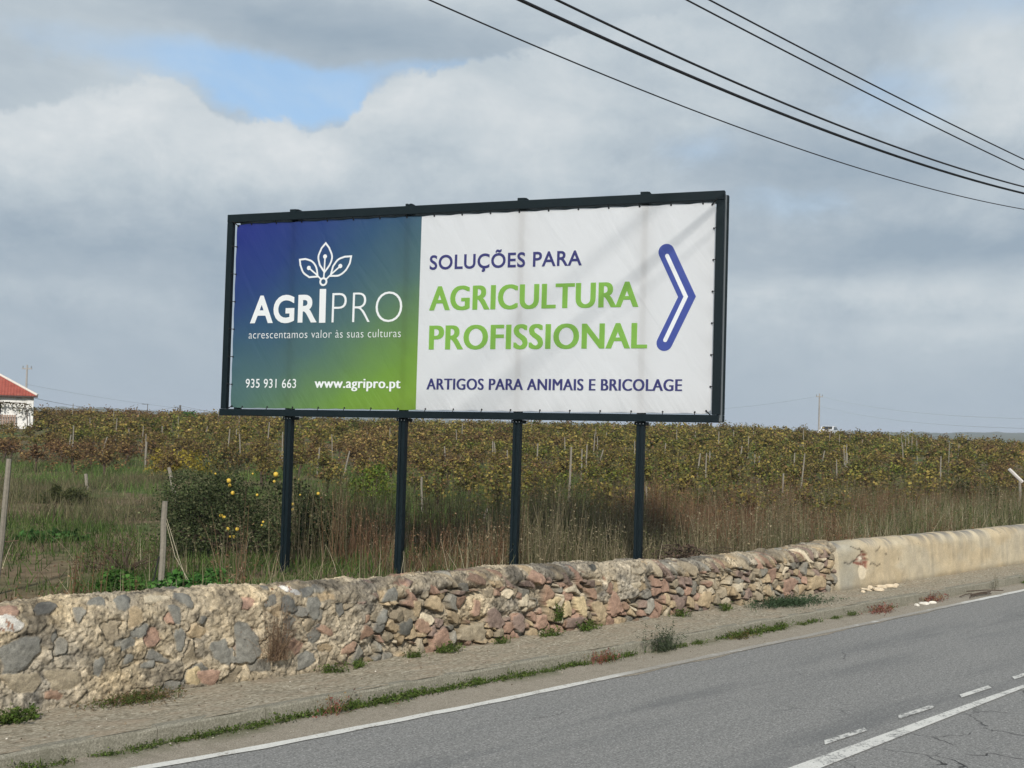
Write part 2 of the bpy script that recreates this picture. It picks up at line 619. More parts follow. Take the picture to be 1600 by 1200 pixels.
def m_sand(T):
    p = T.geo()
    X, Y, Z = T.xyz(p)
    f = T.noise(p, 90.0, 5, 0.75)
    g2 = T.noise(p, 6.0, 6, 0.65)
    col = T.ramp(f, [(0.3, (0.14, 0.115, 0.085)), (0.5, (0.33, 0.29, 0.23)), (0.7, (0.52, 0.47, 0.38))])
    col = T.mix(T.ss(g2, 0.5, 0.75, 0, 0.45), col, (0.17, 0.15, 0.11))
    moss = T.math('MULTIPLY', T.ss(Y, 8.45, 8.75), T.ss(T.noise(p, 2.0, 6, 0.6), 0.42, 0.6))
    col = T.mix(T.math('MULTIPLY', moss, 0.7), col, (0.10, 0.11, 0.05))
    return bsdf(T, col, 0.95, T.bump(f, 0.8, 0.015), spec=0.1)


def paint(wear, buried=False):
    def f(T):
        p = T.geo()
        X, Y, Z = T.xyz(p)
        acol, ff, crk = asphalt_col(T, p)
        w = T.noise(p, 34.0, 6, 0.75)
        w2 = T.noise(p, 3.0, 5, 0.6)
        k = T.ss(T.math('ADD', T.math('MULTIPLY', w, 0.75), T.math('MULTIPLY', w2, 0.45)), wear, wear + 0.09)
        white = T.ramp(w, [(0.3, (0.50, 0.49, 0.45)), (0.6, (0.68, 0.67, 0.62))])
        if buried:
            # sand has drifted over the line between the two worn stretches
            sand = T.ramp(T.noise(p, 90.0, 5, 0.75), [(0.3, (0.16, 0.135, 0.10)), (0.5, (0.34, 0.30, 0.24)), (0.7, (0.5, 0.46, 0.38))])
            b = T.math('MULTIPLY', T.ss(X, 9.2, 10.6), T.ss(X, 17.5, 19.8, 1.0, 0.0))
            b = T.math('MULTIPLY', b, T.ss(w2, 0.25, 0.42))
            under = T.mix(0.55, acol, sand)
            col = T.mix(k, white, under)
            col = T.mix(T.math('MULTIPLY', b, 0.93), col, under)
        else:
            col = T.mix(k, white, acol)
        col = T.mix(T.math('MULTIPLY', crk, 0.9), col, (0.05, 0.05, 0.05))
        return bsdf(T, col, 0.75, T.bump(w, 0.3, 0.006), spec=0.25)
    return f


SS = np.concatenate([np.arange(-60, 0, 2.0), np.arange(0, 40, 0.12), np.arange(40, 300, 4.0)])
kerb_n = lambda s: interp(s, [-20, 3.9, 8.5, 11, 14, 17, 20, 60], [8.84, 8.83, 8.82, 8.77, 8.70, 8.66, 8.58, 8.56])
tag(strip('road', np.concatenate([np.arange(-60, 300, 3.0)]), 1.2, 9.0, 0.0, mat('worn_asphalt', m_asphalt), 3), kind='structure')
line_n = lambda s: interp(s, [-20, 4.2, 5.4, 8, 60], [8.30, 8.26, 8.16, 8.085, 8.085])


def sand_in(s):
    w = (fbm(s * 1.3, s * 0 + 3, 11, 5, 0.6) - 0.5) * 0.14
    bulge = 0.10 * sstep(s, 9, 10.5) * (1 - sstep(s, 17.5, 19.5))
    return line_n(s) + 0.075 + w * 0.5 - bulge + np.minimum(w, 0) * 1.0


tag(strip('gutter', SS, sand_in, lambda s: kerb_n(s) + 0.01, 0.004, mat('gutter_grit', m_sand), 3), kind='structure')
tag(strip('road_edge_line', SS, lambda s: line_n(s) - 0.01 + 0.006 * np.sin(s * 9), lambda s: line_n(s) + 0.095 + 0.006 * np.cos(s * 7), 0.008, mat('edge_line_paint', paint(0.625, True)), 1), kind='structure')
mp = mat('centre_line_paint', paint(0.60))
tag(strip('road_centre_line', SS, lambda s: interp(s, [0, 8.5, 11, 13, 60], [4.84, 4.86, 4.92, 4.955, 4.955]), lambda s: interp(s, [0, 9, 12, 13.5, 60], [5.035, 5.035, 5.035, 5.02, 5.02]), 0.008, mp, 1), kind='structure')
mp2 = mat('dash_paint', paint(0.57))
mb = MB()
for k in range(0, 14):
    a = 9.2 + 1.39 * k; b = a + 0.80
    mb.add([(a, 5.20, 0.008), (b - .06, 5.19, 0.008), (b + .02, 5.262, 0.008), (a + .12, 5.275, 0.008)], [(0, 1, 2, 3)])
tag(mb.build('road_dashes', mp2), kind='structure')


# kerb: cast blocks with open joints, footpath behind it
def m_kerb(T):
    p = T.geo()
    X, Y, Z = T.xyz(p)
    f = T.noise(p, 60.0, 6, 0.7)
    g2 = T.noise(T.comb(T.math('MULTIPLY', X, 2.5), Y, T.math('MULTIPLY', Z, 0.8)), 4.0, 6, 0.65)
    col = T.ramp(f, [(0.3, (0.12, 0.112, 0.085)), (0.5, (0.235, 0.22, 0.172)), (0.72, (0.40, 0.37, 0.30))])
    col = T.mix(T.ss(g2, 0.48, 0.72, 0, 0.55), col, (0.15, 0.145, 0.105))
    return bsdf(T, col, 0.95, T.bump(T.math('ADD', f, g2), 0.6, 0.012), spec=0.1)


M_KERB = mat('kerb_concrete', m_kerb)
rng = random.Random(5)
mb = MB()
s = -12.0
while s < 60:
    L = 1.05 if s > 3 else 2.1
    e = s + L - 0.006
    dz = rng.uniform(-.001, .001); dn = 0.0
    n0, n1 = float(kerb_n(s)) + dn, float(kerb_n(e)) + dn
    top = 0.135 + dz
    k = 10
    vs = []
    for i in range(k + 1):
        x = s + (e - s) * i / k
        n = n0 + (n1 - n0) * i / k
        j1, j2, j3 = [(float(vnoise(np.array([x * 3.1]), np.array([q * 5.0]), 7)[0]) - .5) * .016 for q in range(3)]
        vs += [(x, n, -0.05), (x, n + 0.004, 0.0 + 0.02), (x, n + .010 + j1, top - .018 + j2), (x, n + .026 + j3, top + j2), (x, n + .12, top + .002), (x, n + .12, -0.05)]
    fs = []
    for i in range(k):
        for j in range(5):
            fs.append((i * 6 + j, (i + 1) * 6 + j, (i + 1) * 6 + j + 1, i * 6 + j + 1))
    fs += [(5, 4, 3, 2, 1, 0), tuple(k * 6 + j for j in range(6))]
    mb.add(vs, fs)
    s += L
tag(mb.build('kerb', M_KERB, smooth=False), kind='structure')


def m_path(T):
    p = T.geo()
    X, Y, Z = T.xyz(p)
    f = T.noise(T.comb(T.math('MULTIPLY', X, 0.45), Y, Z), 42.0, 6, 0.75)
    g2 = T.noise(T.comb(T.math('MULTIPLY', X, 0.5), Y, Z), 5.0, 6, 0.65)
    col = T.ramp(f, [(0.34, (0.12, 0.10, 0.07)), (0.45, (0.27, 0.235, 0.17)), (0.58, (0.42, 0.375, 0.29)), (0.72, (0.68, 0.62, 0.50))])
    col = T.mix(T.ss(g2, 0.45, 0.7, 0, 0.5), col, (0.36, 0.28, 0.20))
    return bsdf(T, col, 0.97, T.bump(T.math('ADD', f, g2), 0.9, 0.02), spec=0.08)


def pz(X, Y):
    e = sstep(Y, 9.45, 9.85)
    return 0.1365 + 0.024 * e + 0.020 * (fbm(X * 2.2, Y * 7, 3, 4) - 0.5) * (.25 + 1.6 * sstep(Y, 8.8, 9.4))


tag(strip('footpath', np.concatenate([np.arange(-20, 3, .5), np.arange(3, 30, 0.05), np.arange(30, 60, .5)]), lambda s: kerb_n(s) + 0.034 + 0.05 * np.maximum(0, fbm(s * 2.3, s * 0, 77, 4) - .45), lambda s: wallbase(s) + 0.15, pz, mat('footpath_dirt', m_path), 24), kind='structure')


# ------------------------------------------------------------------ walls
def profile(k):
    """section of the wall: parameter 0..1.45 m -> (offset behind the face, height fraction info)"""
    pass


BOUND = 17.3
STONES = [  # hand-set stones: s, height z, half-length, half-height, tilt, colour
    (3.95, .93, .13, .085, 0, 'white'), (3.98, 1.03, .13, .05, 0, 'pink'), (4.06, .66, .22, .13, .35, 'blue'), (4.78, 1.03, .09, .05, -.2, 'blue'),
    (5.02, 1.0, .08, .09, .1, 'blue'), (5.35, 1.0, .12, .05, 0, 'cream'), (5.62, .98, .10, .07, -.3, 'blue'), (5.52, .85, .06, .09, .2, 'blue'),
    (5.12, .86, .09, .08, .1, 'tan'), (5.16, .73, .10, .055, 0, 'blue'), (5.56, .62, .055, .12, .2, 'blue'), (5.04, .64, .07, .06, .3, 'blue'),
    (5.98, .46, .09, .15, .25, 'blue'), (6.24, .50, .15, .2, -.1, 'blue'), (5.70, .26, .10, .08, 0, 'yellow'), (4.76, .47, .06, .08, 0, 'blue'),
    (5.05, .50, .05, .05, 0, 'blue'), (5.25, .42, .07, .04, 0, 'blue'), (6.76, .98, .11, .045, -.4, 'white'), (6.70, .84, .10, .08, -.1, 'blue'),
    (7.00, .80, .11, .10, -.3, 'blue'), (6.95, .95, .10, .05, .1, 'blue'), (8.03, .82, .11, .07, -.05, 'blue'), (8.23, .46, .09, .10, 0, 'dark'),
    (8.48, .45, .11, .09, -.3, 'rust'), (8.68, .68, .12, .09, 0, 'tan'), (8.40, .66, .07, .09, 0, 'tan'), (6.9, .28, .13, .08, .2, 'blue'),
    (10.11, .58, .09, .07, 0, 'cream'), (10.6, .53, .12, .06, .1, 'yellow'), (10.86, .42, .08, .13, .1, 'yellow'), (11.12, .44, .10, .15, .1, 'yellow'),
    (11.45, .36, .13, .13, .3, 'tan'), (11.75, .40, .16, .14, .35, 'pink'), (11.4, .90, .08, .05, 0, 'dark'), (10.35, .85, .13, .09, -.5, 'pink'),
    (10.95, .66, .10, .05, 0, 'cream'), (12.2, .62, .10, .05, .1, 'cream'), (9.6, .42, .16, .12, -.1, 'dpink'), (10.0, .34, .12, .1, 0, 'dpink'),
    (11.0, .25, .22, .06, 0, 'dpink'), (13.7, .30, .15, .13, -.4, 'tan'), (14.55, .40, .10, .08, 0, 'cream'), (13.1, .30, .1, .13, 0, 'dpink'),
    (4.35, .28, .08, .05, .1, 'rust'), (5.85, .24, .13, .07, 0, 'pink'), (9.35, .9, .16, .06, -.4, 'rust'), (7.45, .33, .10, .06, 0, 'rust'),
    (15.9, .34, .2, .12, 0, 'pink'), (16.7, .32, .22, .13, .1, 'tan'), (15.3, .3, .1, .1, 0, 'tan'), (4.45, .40, .18, .09, 0, 'beige'), (8.75, .27, .17, .10, 0.1, 'pink'),
    (7.9, .60, .10, .06, .5, 'blue'), (7.15, .55, .10, .05, -.6, 'rust'), (9.25, .3, .2, .12, 0, 'beige'), (4.1, .42, .16, .1, .0, 'beige')]
PAL = dict(white=(.72, .69, .63), pink=(.36, .225, .165), blue=(.20, .20, .18), tan=(.43, .33, .205), cream=(.56, .48, .35), yellow=(.58, .46, .27),
           dark=(.075, .08, .075), rust=(.34, .215, .15), dpink=(.225, .16, .135), beige=(.34, .285, .20), grey=(.25, .24, .205))


def worley(x, y, cx, cy, seed, keep=0.8, jit=0.95):
    """jittered cell noise with anisotropic cells: id, F1, F2 and offset to the nearest seed"""
    gx, gy = np.floor(x / cx).astype(int), np.floor(y / cy).astype(int)
    n = len(x)
    D = np.full((n, 2), 9.0); ID = np.zeros(n, dtype=np.int64); OX = np.zeros(n); OY = np.zeros(n)
    for i in range(-2, 3):
        for j in range(-2, 3):
            ci, cj = gx + i, gy + j
            h1, h2, h3, h4 = (_hash(ci, cj, seed + q) for q in range(4))
            px = (ci + 0.5 + (h1 - .5) * jit) * cx; py = (cj + 0.5 + (h2 - .5) * jit) * cy
            asp = 0.75 + 0.6 * h4
            ang = (h4 * 7.77 % 1.0 - .5) * 1.0
            ux = (x - px) * np.cos(ang) + (y - py) * np.sin(ang); uy = -(x - px) * np.sin(ang) + (y - py) * np.cos(ang)
            d = 0.5 * np.hypot(ux / asp, uy * asp) + 0.5 * np.maximum(np.abs(ux) / asp, np.abs(uy) * asp) - h3 * 0.028
            d = np.where(h3 < 1 - keep, 9.0, d)
            m1 = d < D[:, 0]
            D[:, 1] = np.where(m1, D[:, 0], np.minimum(D[:, 1], d))
            D[:, 0] = np.where(m1, d, D[:, 0])
            ID = np.where(m1, (ci + 1000) * 4099 + (cj + 1000), ID)
            OX = np.where(m1, x - px, OX); OY = np.where(m1, y - py, OY)
    return ID, D[:, 0], D[:, 1], OX, OY


def build_rubble():
    s = np.concatenate([np.arange(-10, 3.0, 0.08), np.arange(3.0, 11, 0.0095), np.arange(11, BOUND + 0.02, 0.0125)])
    v = np.concatenate([np.arange(0, 1.30, 0.0095), np.arange(1.30, 1.75, 0.05), [1.8, 2.0, 2.3]])
    S, Vv = np.meshgrid(s, v, indexing='ij')
    sh = S.shape
    x = S.ravel(); t = Vv.ravel()
    zc = wallcrest(x) + (fbm(x * 1.1, x * 0, 31, 4) - .5) * 0.07 + (vnoise(x * 5, x * 0, 33) - .5) * .02
    yb = wallbase(x) + (fbm(x * .8, x * 0 + 5, 35, 3) - .5) * .05
    z0 = 0.08
    H = zc - z0
    # section: straight face up to Hs, quarter-ish round of radius r, top, then back face
    r = 0.17
    Hs = H - r
    a = np.clip((t - Hs) / (r * math.pi / 2), 0, 1) * math.pi / 2
    topw = np.clip(t - Hs - r * math.pi / 2, 0, 0.16)
    back = np.maximum(t - Hs - r * math.pi / 2 - 0.16, 0)
    ny = yb + 0.06 * np.minimum(t, Hs) / 0.8 + r * (1 - np.cos(a)) + topw + np.minimum(back, .12) * .6 + 0
    nz = z0 + np.minimum(t, Hs) + r * np.sin(a) - topw * .05 - np.maximum(back - .03, 0)
    Nz = np.sin(a); Ny = -np.cos(a)
    Ny = np.where(back > 0, 0.7, Ny); Nz = np.where(back > 0, .5, Nz)
    zh = t + z0                                   # height coordinate along the face
    cap = sstep(t, Hs - 0.02, Hs + 0.10)            # coping part
    # warp
    wx = x + (fbm(x * 11, zh * 11, 41, 3) - .5) * .045
    wz = zh + (fbm(x * 11 + 50, zh * 11, 45, 3) - .5) * .045
    ID, F1, F2, OX, OY = worley(wx, wz, 0.150, 0.108, 71, 0.80)
    # leaning slabs of the coping
    u2 = wx + 0.75 * (wz - .8)
    ID2, G1, G2, PX, PY = worley(u2, wz * .42, 0.085, 0.13, 171, 0.9)
    iscap = (t > Hs - 0.03 + (vnoise(x * 4, x * 0, 9) - .5) * .08) & (x > 6.6)
    slab = iscap & ((x > 12.6) | (vnoise(x * 1.3, zh * 0, 19) > 0.35))
    edge = np.where(slab, (G2 - G1) * 1.2, F2 - F1)
    ID = np.where(slab, ID2 + 7_000_000, ID)
    OX = np.where(slab, PX, OX); OY = np.where(slab, PY, OY)
    hh = lambda k: _hash(ID % 100003, ID // 100003, k)
    # how much mortar hides the stones
    leftz = 1 - sstep(x, 6.3, 8.0)
    plast = np.exp(-((x - 12.05) / .75) ** 2) * sstep(zh, .25, .55)
    cover = 0.30 + 0.50 * leftz + 0.50 * plast + 0.15 * cap * (x < 12.6) + (fbm(x * 1.2, zh * 2.0, 51, 3) - .5) * 1.1
    cover = cover - 0.25 * sstep(.55 - zh, 0, .25) * (1 - leftz) + 0.18 * sstep(zh, .75, 1.0) * (x < 12.6) - .15 * (x > 12.8) * (zh < .7)
    buried = hh(1) < np.clip(cover, 0.03, 0.95)
    # palette
    r1 = hh(2)
    names_l = ['blue', 'blue', 'blue', 'beige', 'tan', 'pink', 'beige', 'grey']
    names_m = ['pink', 'pink', 'dpink', 'tan', 'beige', 'rust', 'grey', 'dpink', 'tan', 'pink', 'beige', 'cream']
    names_r = ['tan', 'beige', 'grey', 'beige', 'pink', 'tan', 'cream', 'dpink', 'grey', 'beige']
    def pal(nm):
        P = np.array([PAL[q] for q in nm]); return P[np.minimum((r1 * len(nm)).astype(int), len(nm) - 1)]
    L, Mi, Ri = pal(names_l), pal(names_m), pal(names_r)
    sel = hh(3)
    wl = (1 - sstep(x, 6.0, 8.5)); wr = sstep(x, 12, 14)
    C = np.where((sel < wl)[:, None], L, np.where((sel < wr)[:, None], Ri, Mi))
    C = (C * .84 + np.array([.34, .275, .205]) * .16) * .93
    C = C * (0.75 + 0.5 * hh(4))[:, None]
    gap = 0.016 + 0.012 * hh(5)
    stone = sstep(edge, gap * 0.35, gap * 1.1)
    dome = np.clip(edge / 0.022, 0, 1) ** 0.6
    proud = 0.008 + 0.034 * hh(6)
    tiltx = (hh(7) - .5) * .6; tilty = (hh(8) - .5) * .75
    rough = (fbm(x * 14, zh * 14, 61, 4) - .5)
    hs = proud * (0.45 + .55 * dome) + tiltx * OX + tilty * OY + rough * .02
    # joints: deep and dark where the mortar has gone, flush elsewhere
    deep = sstep(1 - cover, 0.40, 0.75) * (1 - .75 * cap)
    hm = 0.008 - 0.11 * deep + (fbm(x * 22, zh * 22, 63, 4, .65) - .5) * .055 + (fbm(x * 5, zh * 5, 64, 3) - .5) * .04
    mort = np.stack([np.full_like(x, .405), np.full_like(x, .34), np.full_like(x, .245)], -1)
    mm = fbm(x * 16, zh * 16, 65, 5, .7)
    mort = mort * np.clip(0.05 + 1.9 * mm, .2, 1.8)[:, None]
    warm = fbm(x * 1.4, zh * 2, 66, 3)[:, None]
    mort = mort * (1 + (warm - .5) * np.array([.45, .3, .0]))
    spk = vnoise(x * 70, zh * 70, 67) > .80
    mort = np.where(spk[:, None], mort * 1.35, mort)
    spk2 = vnoise(x * 48, zh * 48, 69) < .20
    mort = np.where(spk2[:, None], mort * .42, mort)
    dirt = sstep(fbm(x * 2.6, zh * 3.4, 73, 4, .6), .50, .66)[:, None]
    mort = mort * (1 - dirt * np.array([.42, .40, .36]))
    k = (stone * (~buried))
    mort = mort * (1 - .38 * deep * (1 - stone))[:, None]
    # slight show-through of covered stones
    h = np.where(buried, hm + .018 + .012 * dome, hm * (1 - k) + np.maximum(hs, hm) * k)
    sc = C * (0.55 + .9 * fbm(x * 26, zh * 26, 68, 4, .7))[:, None]
    Cc = mort * (1 - k[:, None]) + sc * k[:, None]
    # hand-set stones
    for i, (ss, zz, ra, rb, tl, cn) in enumerate(STONES):
        dx = x - ss; dz = zh - z0 - (zz - z0)
        near = (np.abs(dx) < .35) & (np.abs(dz) < .35)
        ii = np.where(near)[0]
        if len(ii) == 0: continue
        cx_, sx_ = math.cos(tl), math.sin(tl)
        a1 = (dx[ii] * cx_ + dz[ii] * sx_) / ra; b1 = (-dx[ii] * sx_ + dz[ii] * cx_) / rb
        ang = np.arctan2(b1, a1)
        rr = (np.abs(a1) ** 3.2 + np.abs(b1) ** 3.2) ** (1 / 3.2) * 1.10
        rr = rr * (1 + 0.16 * np.sin(ang * 2 + i) + .12 * np.sin(ang * 3 + i * 2.3) + .05 * np.sin(ang * 7 + i)) + (fbm(x[ii] * 20, zh[ii] * 20, 80 + i, 2) - .5) * .16
        kk = sstep(1 - rr, 0.0, .10)
        moat = np.exp(-((rr - 1.03) / .07) ** 2)
        hp = 0.028 + .016 * np.clip(1 - rr, 0, 1) ** .5 + rough[ii] * .022 + a1 * .006 * math.sin(i * 3.1) + b1 * .008 * math.cos(i * 1.7)
        h[ii] = h[ii] * (1 - kk) + hp * kk - moat * .014
        base = (np.array(PAL[cn]) * .85 + np.array([.34, .29, .22]) * .15) * (0.5 + 1.0 * fbm(x[ii] * 24, zh[ii] * 24, 90 + i, 4, .72))[:, None]
        if cn == 'white':
            rust = (fbm(x[ii] * 22, zh[ii] * 22, 120 + i, 3) > .60)[:, None]
            base = np.where(rust, np.array([.33, .2, .14]), base)
        Cc[ii] = Cc[ii] * (1 - kk[:, None]) + base * kk[:, None]
    # lichen and soot on the coping
    lich = sstep(fbm(x * 3.3, zh * 5, 55, 4), .46, .62) * sstep(zh, .62, .95)
    Cc = Cc * (1 - .42 * lich[:, None] * np.array([1, .97, .9]))
    foot_dark = sstep(.30 - zh, 0, .16) * .25  # masonry colour gets darker towards the wall foot
    Cc = Cc * (1 - foot_dark[:, None])
    fl = (x < 3) * 1.0
    Vx = np.stack([x, ny + Ny * h, nz + Nz * h], -1)
    I = np.arange(len(x)).reshape(sh)
    F = np.stack([I[:-1, :-1], I[1:, :-1], I[1:, 1:], I[:-1, 1:]], -1).reshape(-1, 4)
    return Vx, F, np.clip(Cc, 0.01, .85)


def m_wall(T):
    p = T.geo()
    c = T.attr('col').outputs['Color']
    f = T.noise(p, 110.0, 5, 0.75)
    g2 = T.noise(p, 35.0, 5, 0.7)
    k = T.ramp(f, [(0.3, (0.62, 0.62, 0.62)), (0.5, (1.0, 1.0, 1.0)), (0.7, (1.4, 1.38, 1.32))])
    col = T.mix(1.0, c, k, 'MULTIPLY')
    return bsdf(T, col, 0.95, T.bump(T.math('ADD', f, g2), 0.7, 0.012), spec=0.12)


wallroot = empty('stone_wall', (10, 10, 0.1))
tag(wallroot, 'low roadside wall of rough rubble stones in crumbling sandy mortar, left of the smooth plastered stretch', 'wall')
Vx, Fx, Cx = build_rubble()
Vx = Vx - np.array([10, 10, 0.1])
mesh_np('rubble_masonry', Vx, Fx, mat('rubble_masonry', m_wall), Cx, smooth=True, parent=wallroot)


def build_plaster():
    s = np.concatenate([np.arange(BOUND - 0.03, 24, 0.025), np.arange(24, 32, .06), np.arange(32, 75, .5)])
    v = np.concatenate([np.arange(0, 1.3, 0.022), [1.32, 1.4, 1.5, 1.65, 2.0, 2.2]])
    S, Vv = np.meshgrid(s, v, indexing='ij')
    sh = S.shape; x = S.ravel(); t = Vv.ravel()
    zc = wallcrest(x) + (fbm(x * .7, x * 0, 131, 3) - .5) * .03
    yb = wallbase(x) - 0.035 - .03 * np.exp(-((x - 17.3) / .3) ** 2)
    z0 = .08; r = .2; H = zc - z0; Hs = H - r
    a = np.clip((t - Hs) / (r * math.pi / 2), 0, 1) * math.pi / 2
    topw = np.clip(t - Hs - r * math.pi / 2, 0, .14)
    back = np.maximum(t - Hs - r * math.pi / 2 - .14, 0)
    ny = yb + .05 * np.minimum(t, Hs) / .8 + r * (1 - np.cos(a)) + topw + np.minimum(back, .12) * .6
    nz = z0 + np.minimum(t, Hs) + r * np.sin(a) - topw * .05 - np.maximum(back - .03, 0)
    zh = t + z0
    h = (fbm(x * 2.2, zh * 3, 133, 4) - .5) * .035 + (fbm(x * 12, zh * 12, 135, 3) - .5) * .008
    # broken patch with bricks showing
    dx = (x - 18.05) / .20; dz = (zh - .60) / .135
    rr = np.hypot(dx, dz) * (1 + .22 * np.sin(np.arctan2(dz, dx) * 3 + 1) + .1 * np.sin(np.arctan2(dz, dx) * 7)) + (fbm(x * 15, zh * 15, 137, 3) - .5) * .25
    hole = sstep(1 - rr, 0, .18)
    brick = ((zh * 1 / .065) % 1 > .2) & (((x + .1 * (np.floor(zh / .065) % 2)) / .16) % 1 > .1)
    h = h - hole * (.055 - .015 * brick) + np.exp(-((x - 18.02) / .05) ** 2 - ((zh - .62) / .06) ** 2) * .04
    # flaked tongue below the hole
    dx2 = (x - 18.03) / .13; dz2 = (zh - .40) / .12
    tong = sstep(1 - np.hypot(dx2, dz2) - (fbm(x * 9, zh * 9, 139, 2) - .5) * .5, 0, .15)
    h = h - tong * .012
    top = sstep(zh, .72, .98)
    C = np.array([.53, .455, .325]) * (0.78 + .44 * fbm(x * 6, zh * 6, 141, 5, .6))[:, None]
    warm = sstep(fbm(x * .8, zh * 2.4, 143, 4), .42, .62)[:, None]
    C = C * (1 - warm * np.array([.0, .05, .12]))
    grey = (sstep(fbm(x * 4.5, zh * 1.1, 145, 5, .65), .44, .64) * (0.25 + .75 * top))[:, None]
    C = C * (1 - grey * np.array([.52, .48, .36]))
    left = np.exp(-((x - 17.6) / .5) ** 2)[:, None]
    C = C * (1 - left * np.array([.20, .14, .04]))
    C = C * (1 - .3 * sstep(.24 - zh, 0, .1))[:, None]
    bc = np.where(brick[:, None], np.array([.23, .10, .07]), np.array([.35, .27, .2]))
    C = C * (1 - hole[:, None]) + bc * hole[:, None]
    wsp = np.exp(-((x - 18.02) / .06) ** 2 - ((zh - .62) / .045) ** 2)[:, None]
    C = C * (1 - wsp) + np.array([.68, .62, .5]) * wsp
    C = C * (1 - tong[:, None]) + np.array([.66, .57, .42]) * tong[:, None]
    # pits and cracks
    pit = (vnoise(x * 9, zh * 9, 147) > .93) & (zh > .45) & (x < 20)
    C = np.where(pit[:, None], C * .45, C)
    for (xa, za, xb, zb) in ((17.45, .57, 17.85, .58), (18.25, .52, 18.6, .49), (17.75, .83, 18.0, .80), (18.45, .74, 18.62, .78)):
        tt = np.clip((x - xa) / (xb - xa), 0, 1)
        d = np.abs(zh - (za + (zb - za) * tt) - .02 * np.sin(x * 22)) + 5 * np.abs(x - np.clip(x, xa, xb))
        cr = np.exp(-(d / .012) ** 2)[:, None]
        C = C * (1 - .75 * cr); h = h - .01 * cr[:, 0]
    Ny = np.where(back > 0, .7, -np.cos(a)); Nz = np.where(back > 0, .5, np.sin(a))
    V = np.stack([x, ny + Ny * h, nz + Nz * h], -1)
    I = np.arange(len(x)).reshape(sh)
    F = np.stack([I[:-1, :-1], I[1:, :-1], I[1:, 1:], I[:-1, 1:]], -1).reshape(-1, 4)
    # closing face at the joint with the rubble
    n = len(v)
    Vn = list(V)
    c0 = len(Vn); Vn.append(np.array([BOUND - .03, float(wallbase(BOUND)) + .3, .4]))
    tri = [(i, i + 1, c0) for i in range(n - 1)]
    return np.array(Vn), [F, np.array(tri)], np.vstack([C, [.4, .32, .22]])


pr = empty('plastered_wall', (20, 9.8, 0.1))
tag(pr, 'smooth sand-coloured plastered roadside wall with a broken patch showing bricks, right of the rubble', 'wall')
V, F, C = build_plaster()
mesh_np('plaster_coat', V - np.array([20, 9.8, 0.1]), F, mat('old_plaster', m_wall), np.clip(C, .01, .9), smooth=True, parent=pr)

# ------------------------------------------------------------------ billboard
BORG = Vector((10.143, 16.993, 0))
bb = empty('billboard', BORG, math.atan2(-0.8965, 0.443))
tag(bb, 'large billboard with dark green steel frame on four posts behind the stone wall', 'billboard')
SH = 0.0123
VZ = 2.728


def m_steel(T):
    p = T.obj()
    f = T.noise(p, 5.0, 5, 0.6)
    col = T.mix(f, (0.0035, 0.009, 0.012), (0.007, 0.015, 0.019))
    return bsdf(T, col, T.ss(f, 0.3, 0.7, 0.5, 0.65), None, 0.0, 0.15)


M_STEEL = mat('dark_green_steel', m_steel)
M_BOLT = plain('zinc_bolt', (0.55, 0.55, 0.55), 0.35, 0.8)
M_GREY = plain('galvanised_strip', (0.22, 0.235, 0.24), 0.6, 0.0, 0.1, 12)


def rail(a, b, bev=0.006, name='frame_rail', par=bb, mt=None):
    q = MB()
    q.box((a[0], a[1], a[2] + VZ), (b[0], b[1], b[2] + VZ), 0, bev, shear=SH)
    return q.build(name, mt or M_STEEL, par)


BW, BH = 8.273, 3.36
rail((0, 0, BH - .135), (BW, .10, BH), name='frame_top_rail')
rail((-.02, -.004, 0), (BW - .02, .10, .112), name='frame_bottom_rail')
rail((0, 0.002, .114), (.102, .098, BH - .137), name='frame_side_rail')
rail((BW - .118, 0.002, .114), (BW, .098, BH - .137), name='frame_side_rail')
# second frame, facing the other way
by = .40
rail((.0, by, BH - .10), (BW, by + .09, BH + .01), name='rear_frame_top_rail')
rail((.0, by, 0.01), (BW, by + .09, .115), name='rear_frame_bottom_rail')
rail((.0, by + .002, .117), (.1, by + .088, BH - .102), name='rear_frame_side_rail')
rail((BW - .11, by + .002, .117), (BW, by + .088, BH - .102), name='rear_frame_side_rail')
# pale edging seen between the two frames
rail((BW - .035, .12, .02), (BW - .02, by - .02, BH - .01), bev=0, name='side_panel', mt=M_GREY)

POSTS = [1.235, 3.27, 5.18, 7.10]
for i, u in enumerate(POSTS):
    zg = landz(Vector((BORG.x + .443 * u + .8965 * .2, BORG.y - .8965 * u + .443 * .2, 0))) - .3
    q = MB()
    w = .057
    # open folded section: web with two lips, the groove faces the road
    q.box((u - w, .072, zg), (u - w + .045, .20, VZ + BH + .05 + SH * u), 0, .004)
    q.box((u + w - .045, .072, zg), (u + w, .20, VZ + BH + .05 + SH * u), 0, .004)
    q.box((u - w + .0455, .092, zg), (u + w - .0455, .195, VZ + BH + .045 + SH * u), 0)
    p = q.build('post', M_STEEL, bb)
    q = MB()
    q.box((u - .085, .06, VZ + SH * u - .055), (u + .085, .30, VZ + SH * u - .003), 0, .004)
    q.build('bracket', M_STEEL, p)
    for du in (-.05, -.0, .05):
        q = MB()
        q.tube([(u + du, .061, VZ + SH * u - .03), (u + du, .052, VZ + SH * u - .03)], .008, 6)
        q.build('bolt', M_BOLT, p)
    for zz in ((.55, 1.05), (.95, 1.5, 2.3), (1.3, 1.9), (1.25, 1.35))[i]:
        q = MB()
        q.tube([(u + .018, .094, zz + .2), (u + .018, .084, zz + .2)], .009, 6)
        q.build('bolt', M_BOLT, p)
    q = MB()
    q.box((u - .075, .03, VZ + BH + SH * u + .002), (u + .045, .30, VZ + BH + SH * u + .045), 0, .004)
    if i in (0, 2, 3):
        q.build('top_bracket', M_STEEL, p)


